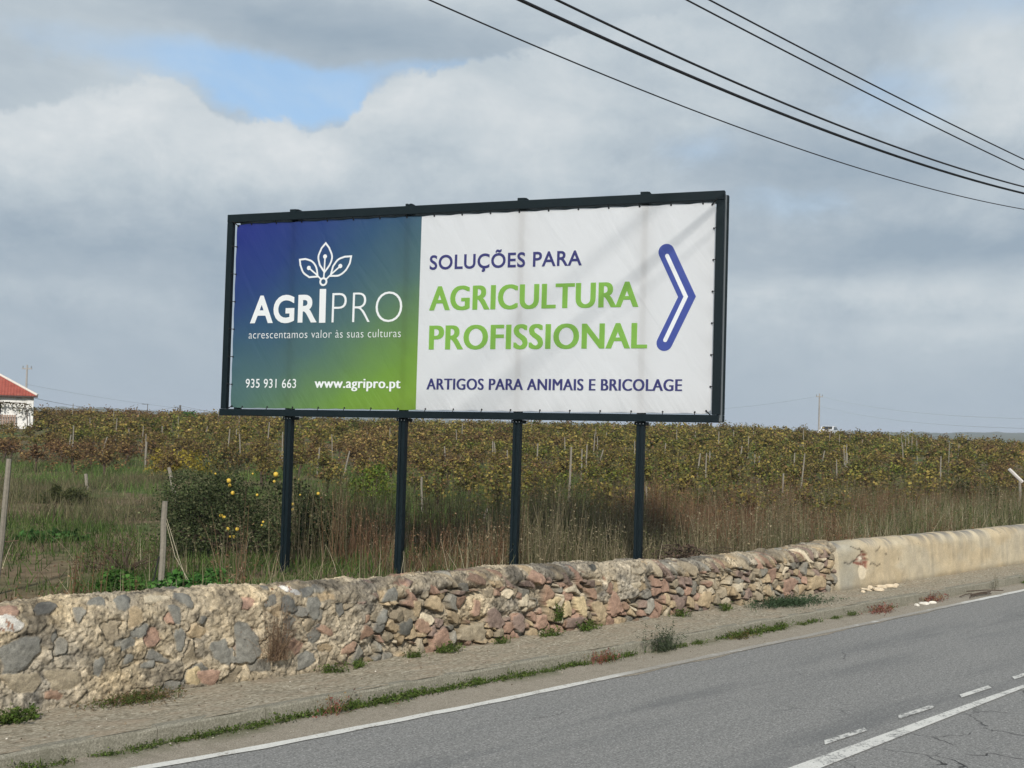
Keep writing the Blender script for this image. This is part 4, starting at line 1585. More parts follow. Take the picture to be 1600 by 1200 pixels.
P = scatter(36000, f_dry)
hz = interp(P[:, 3], [-200, 250, 480, 900, 1100, 1300, 1450, 1600], [.6, .85, 1.3, 1.25, 1.15, 1.05, 1.1, 1.1])
H = hz * NR.uniform(.3, 1.15, len(P)) * (.5 + .95 * fbm(P[:, 0] / 1.1, P[:, 1] / 1.1, 313, 2))
V, F, tips = blades(P[:, :3], H, .011, np.where(NR.uniform(0, 1, len(P)) < .2, .45, .14), segs=3, droop=.15)
red = fbm(P[:, 0] / 2.4, P[:, 1] / 2.4, 315, 3)
Ca = pick([(.135, .075, .045), (.16, .095, .055), (.10, .06, .04), (.19, .125, .075)], len(P))
Cb = pick([(.17, .14, .085), (.22, .185, .12), (.115, .10, .06), (.09, .095, .045)], len(P))
C = np.where((NR.uniform(0, 1, len(P)) < sstep(red, .42, .56) * .9)[:, None], Ca, Cb) * 1.12
bg = Bag(); bg.add(V, F, percol(C, 8))
# seed heads and small dead leaves along the upper half of the stalks
for q in range(3):
    t = NR.uniform(.45, 1.02, len(P))[:, None]
    Q = P[:, :3] * (1 - t) + tips * t + NR.normal(0, .02, (len(P), 3))
    V2, F2 = leaves(Q, .038, aspect=.55)
    bg.add(V2, F2, percol(C * NR.uniform(.8, 1.5, len(P))[:, None], 4))
tag(bg.build('dry_weeds', M_DRY), 'tall reddish-brown dry weeds standing behind the stone wall', 'dry weeds', kind='stuff')


# pale straw grass, mostly towards the right
def f_straw(px, y, X, Y):
    off = Y - 10.2
    a = np.exp(-((px - 1440) / 150) ** 2) * (off < 3.2) * 1.0
    b = .10 * (off < 3.5) + .03 * (off < 9)
    c = .25 * np.exp(-((px - 600) / 60) ** 2) * (off < 1.2)
    return a + b + c


P = scatter(5200, f_straw)
H = NR.uniform(.45, 1.0, len(P)) * interp(P[:, 3], [0, 1200, 1450, 1600], [.75, .9, 1.15, 1.0])
V, F, tips = blades(P[:, :3], H, .011, .26, segs=3, droop=.22)
bg = Bag(); bg.add(V, F, percol(pick([(.34, .29, .19), (.27, .23, .14), (.20, .18, .10), (.42, .37, .26), (.12, .14, .06)], len(P)), 8))
tag(bg.build('straw_grass', M_DRY), 'pale straw-coloured grass blades bending over the wall on the right', 'straw grass', kind='stuff')


# greener tall growth behind the plastered wall
def f_tallgreen(px, y, X, Y):
    off = Y - 10.2
    return (sstep(px, 1180, 1400) * (off < 8) * .6 + .30 * sstep(px, 430, 520) * sstep(px, 1180, 1050) * (y > 23) * (y < 36)) * sstep(fbm(X / 1.6, Y / 1.6, 321, 3), .36, .56)


P = scatter(17000, f_tallgreen)
H = NR.uniform(.4, 1.05, len(P))
V, F, tips = blades(P[:, :3], H, .014, .16, segs=3, droop=.15)
bg = Bag(); C = pick([(.085, .115, .04), (.12, .14, .055), (.17, .16, .08), (.07, .095, .035)], len(P)); bg.add(V, F, percol(C, 8))
for q in range(2):
    t = NR.uniform(.3, 1.0, len(P))[:, None]
    V2, F2 = leaves(P[:, :3] * (1 - t) + tips * t + NR.normal(0, .03, (len(P), 3)), .06, aspect=.35)
    bg.add(V2, F2, percol(C * 1.1, 4))
tag(bg.build('tall_green_weeds', M_LEAF), 'tall grey-green weeds crowding between the dry weeds and the vines', 'green weeds', kind='stuff')


# ------------------------------------------------------------------ single bushes
def bush(name, label, cat, px, depth, rx, ry, h, nleaf, lsize, pal, lumps=14, mt=None, z=None, aspect=.6, low=.15, stems=10, seed=0, group=None, rot=.0):
    r = np.random.default_rng(1000 + seed)
    p = W(px, depth); p.z = (landz(p) if z is None else z)
    root = empty(name, p, math.radians(-45) + rot)
    cen = np.stack([r.uniform(-.75, .75, lumps) * rx, r.uniform(-.75, .75, lumps) * ry, r.uniform(low, .85, lumps) * h], -1)
    e = 1 - np.clip((cen[:, 0] / rx) ** 2 + (cen[:, 1] / ry) ** 2, 0, 1) * .75
    cen[:, 2] *= e
    rad = r.uniform(.16, .34, lumps) * min(rx, h)
    per = r.dirichlet(np.ones(lumps) * 4) * nleaf
    PP, CC = [], []
    for c, ra, k in zip(cen, rad, per):
        k = int(k)
        u = r.normal(size=(k, 3)); u /= np.linalg.norm(u, axis=1)[:, None]
        q = c + u * (ra * r.uniform(.35, 1.25, k) ** .6)[:, None] * np.array([1.15, 1.15, .9])
        q[:, 2] = np.maximum(q[:, 2], .02)
        PP.append(q); CC.append(pick(pal, k, r, .22) * r.uniform(.75, 1.25))
    P = np.concatenate(PP)
    V, F = leaves(P, lsize, rnd=r, aspect=aspect)
    f = mesh_np('foliage', V, F, mt or M_LEAF, percol(np.concatenate(CC), 4), parent=root)
    q = MB()
    for k in range(stems):
        c = cen[k % lumps]
        q.tube([(r.normal(0, .05), r.normal(0, .05), -.1), (c[0] * .4, c[1] * .4, c[2] * .45), tuple(c)], [.022 * h + .004, .014 * h + .003, .004], 5, cap=False)
    q.build('stems' if name != 'fruit_tree' else 'branches', M_BARK, root)
    tag(root, label, cat, group)
    return root, cen, rad


TPAL = [(.06, .082, .034), (.08, .10, .045), (.10, .12, .055), (.13, .135, .07), (.045, .06, .028)]
ft, cen, rad = bush('fruit_tree', 'low grey-green fruit tree dotted with yellow quinces, left of the first billboard post', 'fruit tree', 385, 20.8, 1.70, 1.0, 2.0, 18000, .058, TPAL, 52, low=.25, stems=22, seed=1)
ft2, _, _ = bush('citrus_bush', 'dense dark green bush right behind the leftmost billboard post', 'bush', 488, 21.2, .72, .6, 1.45, 5200, .06, [(.018, .038, .014), (.026, .05, .017), (.035, .06, .022)], 16, low=.2, stems=10, seed=2)
M_FRUIT = plain('yellow_quince', (.62, .42, .06), .55, 0, .12, 6)


def px_local(root, px, y, depth):
    hor = 661 + .0288 * (px - 800)
    p = W(px, depth); p.z = EYE - (y - hor) / FPX * depth
    return root.matrix_world.inverted() @ p


bpy.context.view_layer.update()
for (px, y, r_, rt_) in [(363, 751, .042, 0), (365, 758, .03, 0), (370, 770, .036, 0), (353, 805, .034, 0), (358, 808, .034, 0), (436, 741, .044, 0), (434, 752, .025, 0), (364, 826, .036, 0), (379, 826, .036, 0),
                    (342, 740, .018, 0), (400, 740, .018, 0), (408, 773, .024, 0), (374, 838, .028, 0), (368, 838, .022, 0), (419, 815, .022, 0), (417, 820, .018, 0), (323, 839, .026, 0), (464, 787, .03, 1), (464, 796, .03, 1), (503, 771, .03, 1), (475, 773, .018, 1), (491, 806, .018, 1)]:
    q = MB()
    rt0 = ft2 if rt_ else ft
    c = px_local(rt0, px, y, 20.1 if not rt_ else 20.65)
    n = 8
    pts = [c + Vector((0, 0, -r_ * math.cos(t))) for t in np.linspace(0.05, math.pi - .05, 7)]
    q.tube(pts, [r_ * math.sin(t) * 1.02 for t in np.linspace(0.12, math.pi - .12, 7)], n)
    q.build('fruit', M_FRUIT, rt0, smooth=True)

bush('grass_mound', 'rounded olive mound of long grass at the left edge of the green strip', 'shrub', 108, 31, 1.05, .8, .52, 3800, .13, [(.08, .09, .035), (.11, .115, .05), (.06, .075, .03)], 18, aspect=.16, low=.1, stems=4, seed=3)
bush('leafy_plant', 'patch of broad bright green leaves on the bare soil at left', 'plant', 90, 22.2, .75, .5, .22, 900, .11, [(.06, .14, .04), (.08, .17, .05), (.05, .10, .03)], 16, aspect=.85, low=.1, stems=4, seed=4)
bush('leafy_plant', 'low spread of broad green leaves just behind the wall beside the second fence post', 'plant', 320, 15.9, .66, .34, .46, 2400, .075, [(.08, .20, .045), (.11, .24, .06), (.06, .15, .04)], 22, aspect=.9, low=.1, stems=4, seed=5)
bush('leafy_plant', 'low green leaves behind the wall, left of the second fence post', 'plant', 205, 16.3, .46, .35, .40, 1200, .07, [(.07, .16, .035), (.09, .19, .045)], 16, aspect=.9, low=.1, stems=4, seed=6)
bush('green_bush', 'small upright bright green bush on the skyline left of the billboard', 'bush', 297, 96, 1.25, 1.0, 2.05, 1400, .22, [(.05, .12, .03), (.07, .14, .04), (.10, .16, .04)], 20, low=.1, stems=6, seed=7)
bush('yellow_bush', 'bright yellow autumn bush among the vines left of the fruit tree', 'bush', 285, 44, 1.25, .9, 1.35, 1500, .12, [(.36, .28, .045), (.28, .22, .04), (.20, .17, .04)], 18, aspect=.7, low=.2, stems=6, seed=8)
bush('yellow_green_bush', 'yellow-green vine shoots between the first and second billboard posts', 'bush', 590, 33, .75, .7, 1.35, 1400, .09, [(.13, .20, .035), (.20, .22, .04), (.09, .13, .03)], 16, aspect=.7, low=.25, stems=6, seed=9)
bush('young_fig', 'dark green leafy shrub before the vines right of the fourth post', 'bush', 1105, 31.5, .85, .7, 1.25, 1200, .12, [(.05, .09, .025), (.08, .11, .03), (.14, .13, .035)], 14, aspect=.8, low=.3, stems=6, seed=10)
bush('dead_shrub', 'dark bare brown shrub in the weeds behind the wall, left of the second post', 'shrub', 205, 18.5, .8, .6, .75, 1700, .05, [(.09, .06, .04), (.13, .09, .055), (.06, .045, .03)], 16, mt=M_DRY, aspect=.2, low=.15, stems=20, seed=11)
bush('olive_shrub', 'olive green shrub behind the far end of the plastered wall', 'shrub', 1520, 34, 1.1, .9, 1.55, 3000, .09, [(.07, .085, .035), (.10, .11, .05), (.14, .13, .07)], 18, aspect=.35, low=.2, stems=10, seed=12)

# bramble heap behind the wall
r = np.random.default_rng(5)
root = empty('bramble_heap', W(1078, 18.1, .5), math.radians(-45))
q = MB()
for k in range(70):
    a = r.uniform(0, 6.28); c = np.array([r.normal(0, .33), r.normal(0, .12), r.uniform(.05, .36)])
    d = np.array([math.cos(a), math.sin(a) * .5, r.normal(0, .3)]) * r.uniform(.1, .28)
    q.tube([tuple(c - d), tuple(c + [0, 0, .04]), tuple(c + d)], .006, 4, cap=False)
q.build('canes', M_BARK, root)
P = np.stack([r.normal(0, .33, 700), r.normal(0, .12, 700), r.uniform(.05, .42, 700)], -1); P[:, 2] *= np.exp(-(P[:, 0] / .5) ** 2)
V, F = leaves(P, .06, rnd=r)
mesh_np('foliage', V, F, M_DRY, percol(pick([(.10, .07, .05), (.14, .10, .075), (.06, .045, .035)], 700, r), 4), parent=root)
tag(root, 'heap of dead brown bramble on the wall top right of the fourth post', 'bramble heap')


# ------------------------------------------------------------------ fence posts near the wall
def bigpost(px0, y0, px1, y1, depth, r, label, parts=()):
    hor = lambda px: 661 + .0288 * (px - 800)
    a = W(px0, depth, EYE - (y0 - hor(px0)) / FPX * depth)
    b = W(px1, depth, EYE - (y1 - hor(px1)) / FPX * depth)
    root = empty('fence_post', (a.x, a.y, landz(a)))
    q = MB()
    o = root.location
    base = a + (a - b) * .25
    pts = [base.lerp(b, t) - o for t in np.linspace(0, 1, 7)]
    rr = random.Random(int(px0))
    pts = [p + Vector((rr.uniform(-1, 1), rr.uniform(-1, 1), 0)) * .006 for p in pts]
    q.tube(pts, [r * v for v in (1.05, 1.05, 1, 1, .97, .95, .88)], 7)
    q.build('post', M_WOOD, root)
    for (pts2, rad, mt, nm) in parts:
        q = MB()
        q.tube([W(x, depth + dd, EYE - (y - hor(x)) / FPX * depth) - o for x, y, dd in pts2], rad, 5, cap=False)
        q.build(nm, mt, root)
    tag(root, label, 'fence post')
    return root


M_WIRE = plain('rusty_wire', (.14, .09, .06), .7)
M_PALEWIRE = plain('pale_twine', (.42, .37, .27), .8)
M_BLACK = plain('black_hose', (.012, .012, .012), .6)
bigpost(8, 925, 20, 717, 15.75, .040, 'tall tilted grey fence post at the left edge of the picture', [
    ([(-60, 852, 0), (0, 848, 0), (14, 846, 0), (40, 845, .1)], .006, M_WIRE, 'wire')])
bigpost(264, 940, 265, 783, 16.03, .044, 'squat grey wooden fence post with two twines, beside the green leaves', [
    ([(268, 815, 0), (284, 868, -.05), (307, 905, -.1)], .004, M_PALEWIRE, 'twine'),
    ([(268, 808, 0), (288, 865, -.05), (303, 903, -.12)], .004, M_PALEWIRE, 'twine'),
    ([(259, 868, -.02), (253, 900, -.05), (242, 927, -.1)], .012, M_BLACK, 'hose'),
    ([(266, 905, -.05), (260, 917, -.06), (256, 930, -.08)], .016, M_BLACK, 'hose')])
bigpost(282, 782, 269, 730, 33, .055, 'leaning grey post at the end of a vine row, above the squat fence post')
bigpost(146, 790, 140, 740, 36, .055, 'short dark post in the grass at the end of the rust-red vines')
bigpost(558, 785, 571, 738, 34, .03, 'thin tilted stake in the grass between the first two billboard posts')
bigpost(666, 810, 663, 745, 30, .03, 'slim brown stake in the grass just right of the second billboard post')
bigpost(762, 812, 767, 794, 27, .03, 'short pale stump of a stake before the third billboard post')
bigpost(1017, 812, 1014, 760, 30, .028, 'slim stake in the weeds just right of the fourth billboard post')
root = bigpost(1598, 815, 1596, 752, 33, .04, 'pale post with a broken white rail at the right edge of the picture')
q = MB()
a = W(1579, 33, EYE - (733 - 683.5) / FPX * 33); b = W(1600, 33, EYE - (753 - 684) / FPX * 33)
q.tube([a - root.location, b - root.location], .05, 6)
q.build('rail', plain('white_rail', (.6, .56, .52), .8), root)

# ------------------------------------------------------------------ cottage
hor0 = lambda px: 661 + .0288 * (px - 800)
HD = 84.0
cr = W(53, HD)
gz = landz(cr)
house = empty('cottage', (cr.x, cr.y, gz), math.radians(-45 + 22))
house_x = Vector((R2, -R2, 0))
eave = EYE - (620 - hor0(53)) / FPX * HD - gz
ridge = EYE - (573 - hor0(-24)) / FPX * HD - gz


def m_limewash(T):
    p = T.obj()
    n = T.noise(p, 1.6, 7, .65)
    n2 = T.noise(p, 5.0, 5, .6)
    col = T.mix(T.ss(n, .42, .66), (.84, .83, .80), (.50, .49, .45))
    col = T.mix(T.ss(n2, .62, .75, 0, .5), col, (.36, .34, .30))
    return bsdf(T, col, .9, T.bump(n2, .3, .02), spec=.1)


def m_roof(T):
    p = T.obj()
    X, Y, Z = T.xyz(p)
    wave = T.math('SINE', T.math('MULTIPLY', X, 31.0))
    n = T.noise(p, 2.0, 6, .65)
    col = T.ramp(n, [(.3, (.24, .055, .04)), (.55, (.33, .085, .06)), (.75, (.27, .10, .07))])
    return bsdf(T, col, .85, T.bump(wave, .4, .05), spec=.2)


M_LW = mat('limewash', m_limewash)
M_ROOF = mat('red_roof_tiles', m_roof)
HW, HL = 10.0, 6.4
q = MB()
q.box((-HW, 0, -.3), (0, HL, eave), 0)
q.box((-.45, -.04, -.3), (.04, .4, eave - .25), 0)      # corner buttress
q.build('wall', M_LW, house)
q = MB()
e0 = .22; hip = 3.55
R = [(-HW - e0, -e0, eave), (e0 + .05, -e0, eave), (e0 + .05, HL + e0, eave), (-HW - e0, HL + e0, eave), (-HW + hip, HL / 2, ridge), (-hip, HL / 2, ridge)]
th = .1
R2_ = [(x, y, z + th) for x, y, z in R]
q.add(R2_, [(0, 1, 5, 4), (1, 2, 5), (2, 3, 4, 5), (3, 0, 4)])
q.add([R[0], R[1], R[2], R[3], R2_[0], R2_[1], R2_[2], R2_[3]], [(0, 4, 5, 1), (1, 5, 6, 2), (2, 6, 7, 3), (3, 7, 4, 0), (3, 2, 1, 0)])
roof = q.build('roof', M_ROOF, house)
q = MB()
q.tube([(e0 + .06, -e0, eave + th + .02), (-hip, HL / 2, ridge + th + .03)], .10, 6)
q.build('hip_tiles', plain('pale_mortar', (.62, .58, .52), .9), roof)
q = MB()
q.box((-HW - .2, -.34, eave - .06), (.3, -.23, eave + .05), 0, .01)
q.build('gutter', plain('dark_gutter', (.07, .045, .04), .7), roof)
q = MB()
q.box((-3.6, -.03, eave - 1.28), (-2.12, .02, eave - .55), 0)
wn = q.build('window', plain('dark_window', (.02, .022, .025), .25), house)
q = MB()
q.box((-3.75, -.10, eave - 1.62), (-2.05, .0, eave - 1.29), 0, .01)
q.build('sill', plain('grey_sill', (.48, .49, .47), .8), wn)
# pallet leaning at the wall
pal = empty('wooden_pallet', house.matrix_basis @ Vector((-1.65, -.34, 0.1)), math.radians(-45 + 22))
pal.scale = (.9, .9, .74)
M_PAL = plain('pallet_wood', (.30, .21, .16), .9, 0, .25, 12)
for k in range(7):
    q = MB(); x = -.62 + k * .185
    q.box((x, -.01, .0), (x + .10, .012, 1.25), 0, .003, M=Matrix.Rotation(-.12, 4, 'X'))
    q.build('slat', M_PAL, pal)
for z in (.1, .6, 1.1):
    q = MB(); q.box((-.64, .014, z), (.62, .06, z + .08), 0, .003, M=Matrix.Rotation(-.12, 4, 'X')); q.build('crosspiece', M_PAL, pal)
tag(pal, 'brown slatted wooden pallet leaning on the white cottage wall', 'pallet')
tag(house, 'white limewashed cottage with a red hipped roof at the left edge', 'house')
# climbing vine under the eave
root = empty('climbing_vine', house.matrix_basis @ Vector((-1.2, -.5, 0)), math.radians(-45 + 22))
r = np.random.default_rng(77)
t = r.uniform(-3.0, 1.45, 520); t[300:] = -9.0
P = np.stack([t, r.normal(0, .22, 520), eave - .45 - np.abs(r.normal(0, .26, 520)) * (1 + .9 * np.sin(t * 3.1)) - .35 * (t > 1.1)], -1)
V, F = leaves(P, .17, rnd=r)
mesh_np('foliage', V, F, M_LEAF, percol(pick([(.10, .085, .05), (.14, .11, .06), (.07, .075, .035)], 520, r), 4), parent=root)
q = MB()
q.tube([(.9, 0, 0), (.85, .05, 1.2), (.6, 0, eave - .5), (-3, 0, eave - .45)], .035, 5)
q.build('stem', M_BARK, root)
tag(root, 'sparse climbing vine hanging under the cottage eave', 'climbing vine')

# ------------------------------------------------------------------ poles, wires and the car on the skyline
M_POLE = plain('concrete_pole', (.34, .32, .30), .9)
M_DPOLE = plain('dark_wood_pole', (.12, .11, .10), .9)


def pole(px, ytop, depth, r, label, mt, arm=None, zb=None):
    p = W(px, depth); zg = landz(p)
    top = EYE - (ytop - hor0(px)) / FPX * depth - zg
    root = empty('utility_pole', (p.x, p.y, zg), math.radians(-45))
    q = MB(); q.tube([(0, 0, -.3), (0, 0, top * .5), (0, 0, top)], [r, r * .85, r * .65], 8)
    q.build('pole', mt, root)
    if arm:
        q = MB(); q.box((-arm, -.05, top - .45), (arm, .05, top - .33), 0, .01); q.build('crossarm', mt, root)
        for x in (-arm * .85, 0, arm * .85):
            q = MB(); q.tube([(x, 0, top - .33), (x, 0, top - .18), (x, 0, top - .10)], [.04, .055, .03], 6); q.build('insulator', M_GREY, root)
    tag(root, label, 'utility pole')
    return Vector((p.x, p.y, zg + top))


t1 = pole(41.5, 570, 118, .13, 'utility pole rising behind the red cottage roof', M_POLE, .5)
t2 = pole(283, 633, 175, .22, 'small distant dark pole on the skyline left of the billboard', M_DPOLE)
t3 = pole(1281, 615, 150, .13, 'concrete utility pole on the skyline right of the billboard', M_POLE, .45)
# rooftop aerial far away
p = W(232, 170); zt = EYE - (631 - hor0(232)) / FPX * 170
root = empty('tv_aerial', (p.x, p.y, landz(p)), math.radians(-45))
q = MB(); zl = zt - root.location.z
q.tube([(0, 0, 0), (0, 0, zl)], .05, 5); q.build('mast', M_DPOLE, root)
q = MB(); q.box((-.75, -.03, zl - .1), (.1, .03, zl - .02), 0); q.build('boom', M_DPOLE, root)
for k in range(5):
    q = MB(); q.box((-.7 + k * .17, -.5, zl - .085), (-.68 + k * .17, .5, zl - .035), 0); q.build('element', M_DPOLE, root)
tag(root, 'tiny thin aerial mast on the far skyline left of the billboard', 'aerial')
M_FARW = plain('thin_far_wire', (.26, .29, .31), .7)
M_PALEW = plain('bright_aluminium_wire', (.52, .55, .56), .5)


def span(a, b, sag, r, label, mt):
    q = MB()
    q.tube([a.lerp(b, t) - Vector((0, 0, sag * 4 * t * (1 - t))) for t in np.linspace(0, 1, 24)], r, 4, cap=False)
    tag(q.build('power_wire', mt), label, 'wire', 'thin wires on the skyline')


def at(px, y, depth):
    return W(px, depth, EYE - (y - hor0(px)) / FPX * depth)


span(house.matrix_basis @ Vector((.1, .1, eave - .1)), t2 - Vector((0, 0, .1)), .9, .016, 'thin dark wire running from the cottage corner to the distant dark pole', M_FARW)
span(t2 - Vector((0, 0, .1)), at(460, 652, 180), .5, .02, 'short wire from the distant dark pole to behind the billboard', M_FARW)
span(t1 - Vector((0, 0, 2.0)), at(640, 640, 190), 2.0, .011, 'faint wire leaving the pole behind the cottage roof', M_FARW)
span(t3 - Vector((0, 0, .3)), at(1720, 655, 70), .8, .011, 'upper bright wire falling right from the skyline pole', M_PALEW)
span(t3 - Vector((0, 0, 1.6)), at(1720, 670, 70), .8, .011, 'lower bright wire falling right from the skyline pole', M_PALEW)
span(t3 - Vector((0, 0, .3)), at(1000, 640, 190), .8, .010, 'faint wire running left from the skyline pole behind the billboard', M_FARW)

# car: only its roof and windows clear the vines
M_CARP = plain('white_car_paint', (.62, .63, .64), .3, 0, .02)
M_CARG = plain('car_glass', (.03, .035, .04), .12)
M_TYRE = plain('tyre_rubber', (.02, .02, .02), .8)
p = W(1296, 143); zt = EYE - (664.5 - hor0(1296)) / FPX * 143
car = empty('parked_car', (p.x, p.y, zt - 1.56), math.radians(-45 + 62))
prof = [(-2.0, .35), (-2.05, .75), (-1.85, .92), (-1.0, 1.02), (-.45, 1.42), (.2, 1.48), (1.2, 1.42), (1.85, 1.0), (2.05, .9), (2.08, .4)]
q = MB()
vs = []
for yy, k in ((-.84, 0), (-.80, 1), (.80, 1), (.84, 0)):
    for x, z in prof:
        inn = .12 if z > 1.03 else 0
        yv = yy - math.copysign(inn, yy)
        vs.append((x, yv, z + (.0 if k else -.02)))
n = len(prof)
fs = [tuple(range(n)), tuple(range(4 * n - 1, 3 * n - 1, -1))]
for a in range(3):
    for i in range(n):
        j = (i + 1) % n
        fs.append((a * n + i, (a + 1) * n + i, (a + 1) * n + j, a * n + j))
q.add(vs, fs)
q.build('body', M_CARP, car)
q = MB(); q.add([(-.96, -.62, 1.075), (-.96, .62, 1.075), (-.50, .60, 1.40), (-.50, -.60, 1.40)], [(0, 1, 2, 3)]); q.build('windscreen', M_CARG, car).location = (-.012, 0, .012)
q = MB(); q.add([(1.75, -.6, 1.09), (1.75, .6, 1.09), (1.27, .58, 1.39), (1.27, -.58, 1.39)], [(0, 1, 2, 3)]); q.build('rear_window', M_CARG, car).location = (.015, 0, .015)
for s_ in (-1, 1):
    q = MB(); q.add([(-.8, s_ * .845, 1.04), (1.55, s_ * .845, 1.04), (1.1, s_ * .74, 1.36), (-.4, s_ * .74, 1.36)], [(0, 1, 2, 3)]); q.build('side_window', M_CARG, car)
    for x in (-1.25, 1.3):
        q = MB(); q.tube([(x, s_ * .70, .33), (x, s_ * .87, .33)], .32, 18); w_ = q.build('wheel', M_TYRE, car)
        q = MB(); q.tube([(x, s_ * .872, .33), (x, s_ * .885, .33)], .19, 12); q.build('rim', M_GREY, w_)
tag(car, 'white car on the skyline, only its roof showing above the vines', 'car')


# ------------------------------------------------------------------ low hills on the horizon
def m_hill(T):
    p = T.geo()
    n = T.noise(p, .004, 6, .6)
    col = T.ramp(n, [(.35, (.05, .07, .035)), (.6, (.11, .11, .06)), (.8, (.16, .14, .08))])
    return bsdf(T, col, 1.0, spec=0.0)


azs = np.linspace(-.62, .62, 420)
ds = np.array([700, 1100, 1600, 2000, 2300, 2700, 3400])
V = []
for a in azs:
    px = 800 + FPX * math.tan(a)
    top = float(interp(px, [-300, 0, 200, 250, 330, 600, 1300, 1480, 1500, 1600, 1900], [8, 6.5, 7.5, 6.0, 6.8, 5.5, 5.5, 7.5, 9.4, 11.5, 12.5]))
    tr = float((vnoise(np.array([a * 190]), np.array([3.0]), 401)[0] - .4) * 1.6 + max(0, vnoise(np.array([a * 70]), np.array([9.0]), 403)[0] - .72) * 11)
    for k, d in enumerate(ds):
        f_ = [0, .12, .45, .8, 1.0, .7, .2][k]
        x, y = math.sin(a) * d, math.cos(a) * d
        V.append(((x + y) * R2, (y - x) * R2, -5.6 + (top + 5.6) * f_ + (tr if k == 4 else 0)))
V = np.array(V); I = np.arange(len(V)).reshape(len(azs), len(ds))
F = np.stack([I[:-1, :-1], I[1:, :-1], I[1:, 1:], I[:-1, 1:]], -1).reshape(-1, 4)
tag(mesh_np('hills', V, F, mat('hill_scrub', m_hill), smooth=True), kind='structure')


# ------------------------------------------------------------------ weeds along the kerb, on the footpath and at the wall foot
def tuft(name, n, r, h, w, pal, seed, lean=.5, leafy=0, lsize=.03, mt=None):
    rr = np.random.default_rng(3000 + seed)
    P = np.zeros((n, 3)); P[:, 0] = rr.normal(0, r, n); P[:, 1] = rr.normal(0, r * .35, n)
    V, F, tips = blades(P, h * rr.uniform(.4, 1.1, n), w, lean, rr, 2, .3)
    C = pick(pal, n, rr, .2)
    bg = Bag(); bg.add(V, F, percol(C, 6))
    for k in range(leafy):
        t = rr.uniform(.2, 1.05, n)[:, None]
        V2, F2 = leaves(P * (1 - t) + tips * t + rr.normal(0, .008, (n, 3)), lsize, rnd=rr, aspect=.6)
        bg.add(V2, F2, percol(C * rr.uniform(.8, 1.3, n)[:, None], 4))
    return bg.build(name, mt or M_LEAF)


GP = [(.07, .115, .025), (.10, .15, .035), (.13, .165, .05), (.06, .085, .025)]
protos = [tuft('weed_tuft', 46, .085, .065, .008, GP, k, .7, 3, .024) for k in range(5)]
xs_ = []
x = 3.7
while x < 14.2:
    if rs.random() < (.93 if x < 10.2 else .6):
        xs_.append(x)
    x += rs.uniform(.10, .26)
for x in [14.6, 14.9, 15.5, 16.0, 17.2, 22.4, 22.7, 22.9, 24]: xs_.append(x)
for k, x in enumerate(xs_):
    o = protos[k] if k < 5 else copy_tree(protos[k % 5])
    big = .65 + .6 * vnoise(np.array([x * 1.1]), np.array([0.0]), 9)[0] + rs.uniform(-.15, .2)
    if x > 14.3: big *= .8
    o.location = (x, float(kerb_n(x)) - .035 - rs.uniform(0, .03), .002)
    o.rotation_euler = (0, 0, rs.uniform(-.3, .3) + (math.pi if rs.random() < .5 else 0))
    o.scale = (big, big, big * rs.uniform(.8, 1.35))
    tag(o, 'small green weed tuft growing in the joint at the foot of the kerb', 'weed', 'green weed tufts along the kerb')


def place(o, loc, label, cat='weed', rz=0.0, sc=1.0, group=None):
    o.location = loc; o.rotation_euler = (0, 0, rz); o.scale = (sc, sc, sc)
    tag(o, label, cat, group)
    return o


RP = [(.20, .07, .055), (.26, .10, .08), (.15, .06, .045), (.20, .14, .07)]
place(tuft('red_weed', 30, .10, .24, .008, RP, 20, .7, 2, .03, M_DRY), (6.5, 8.70, 0), 'spindly dark red weed at the kerb foot below the dry wall shrub')
place(tuft('red_weed', 70, .13, .15, .007, RP + [(.12, .14, .05)], 21, .5, 4, .024, M_DRY), (10.3, 8.70, 0), 'pinkish red weed clump at the kerb left of the grey-green shrub')
place(tuft('grey_shrub', 130, .12, .34, .006, [(.075, .095, .055), (.10, .12, .075), (.055, .07, .04)], 22, .45, 6, .024), (11.45, 8.68, 0), 'dense grey-green little shrub growing at the kerb foot', 'shrub')
place(tuft('red_weed', 90, .20, .14, .007, RP, 23, .6, 4, .028, M_DRY), (16.7, 8.50, 0), 'low crimson weed in the gutter below the wall joint')
place(tuft('red_weed', 80, .2, .14, .007, RP, 24, .6, 4, .028, M_DRY), (18.5, 8.52, 0), 'low crimson weed beside the white rubble in the gutter')
place(tuft('tall_weed', 14, .05, .34, .006, [(.12, .11, .07)], 25, .2, 3, .02), (20.9, 8.5, 0), 'thin upright weed at the kerb before the plastered wall')
place(tuft('green_weed', 60, .22, .24, .009, GP, 26, .5, 2, .03), (22.7, 8.45, 0), 'green grass clump in the gutter at the right edge')
place(tuft('green_weed', 60, .14, .10, .009, [(.09, .13, .035), (.15, .12, .05)], 27, .6, 4, .03), (13.0, 8.60, 0), 'flat green and brown weed at the kerb right of the grey-green shrub')

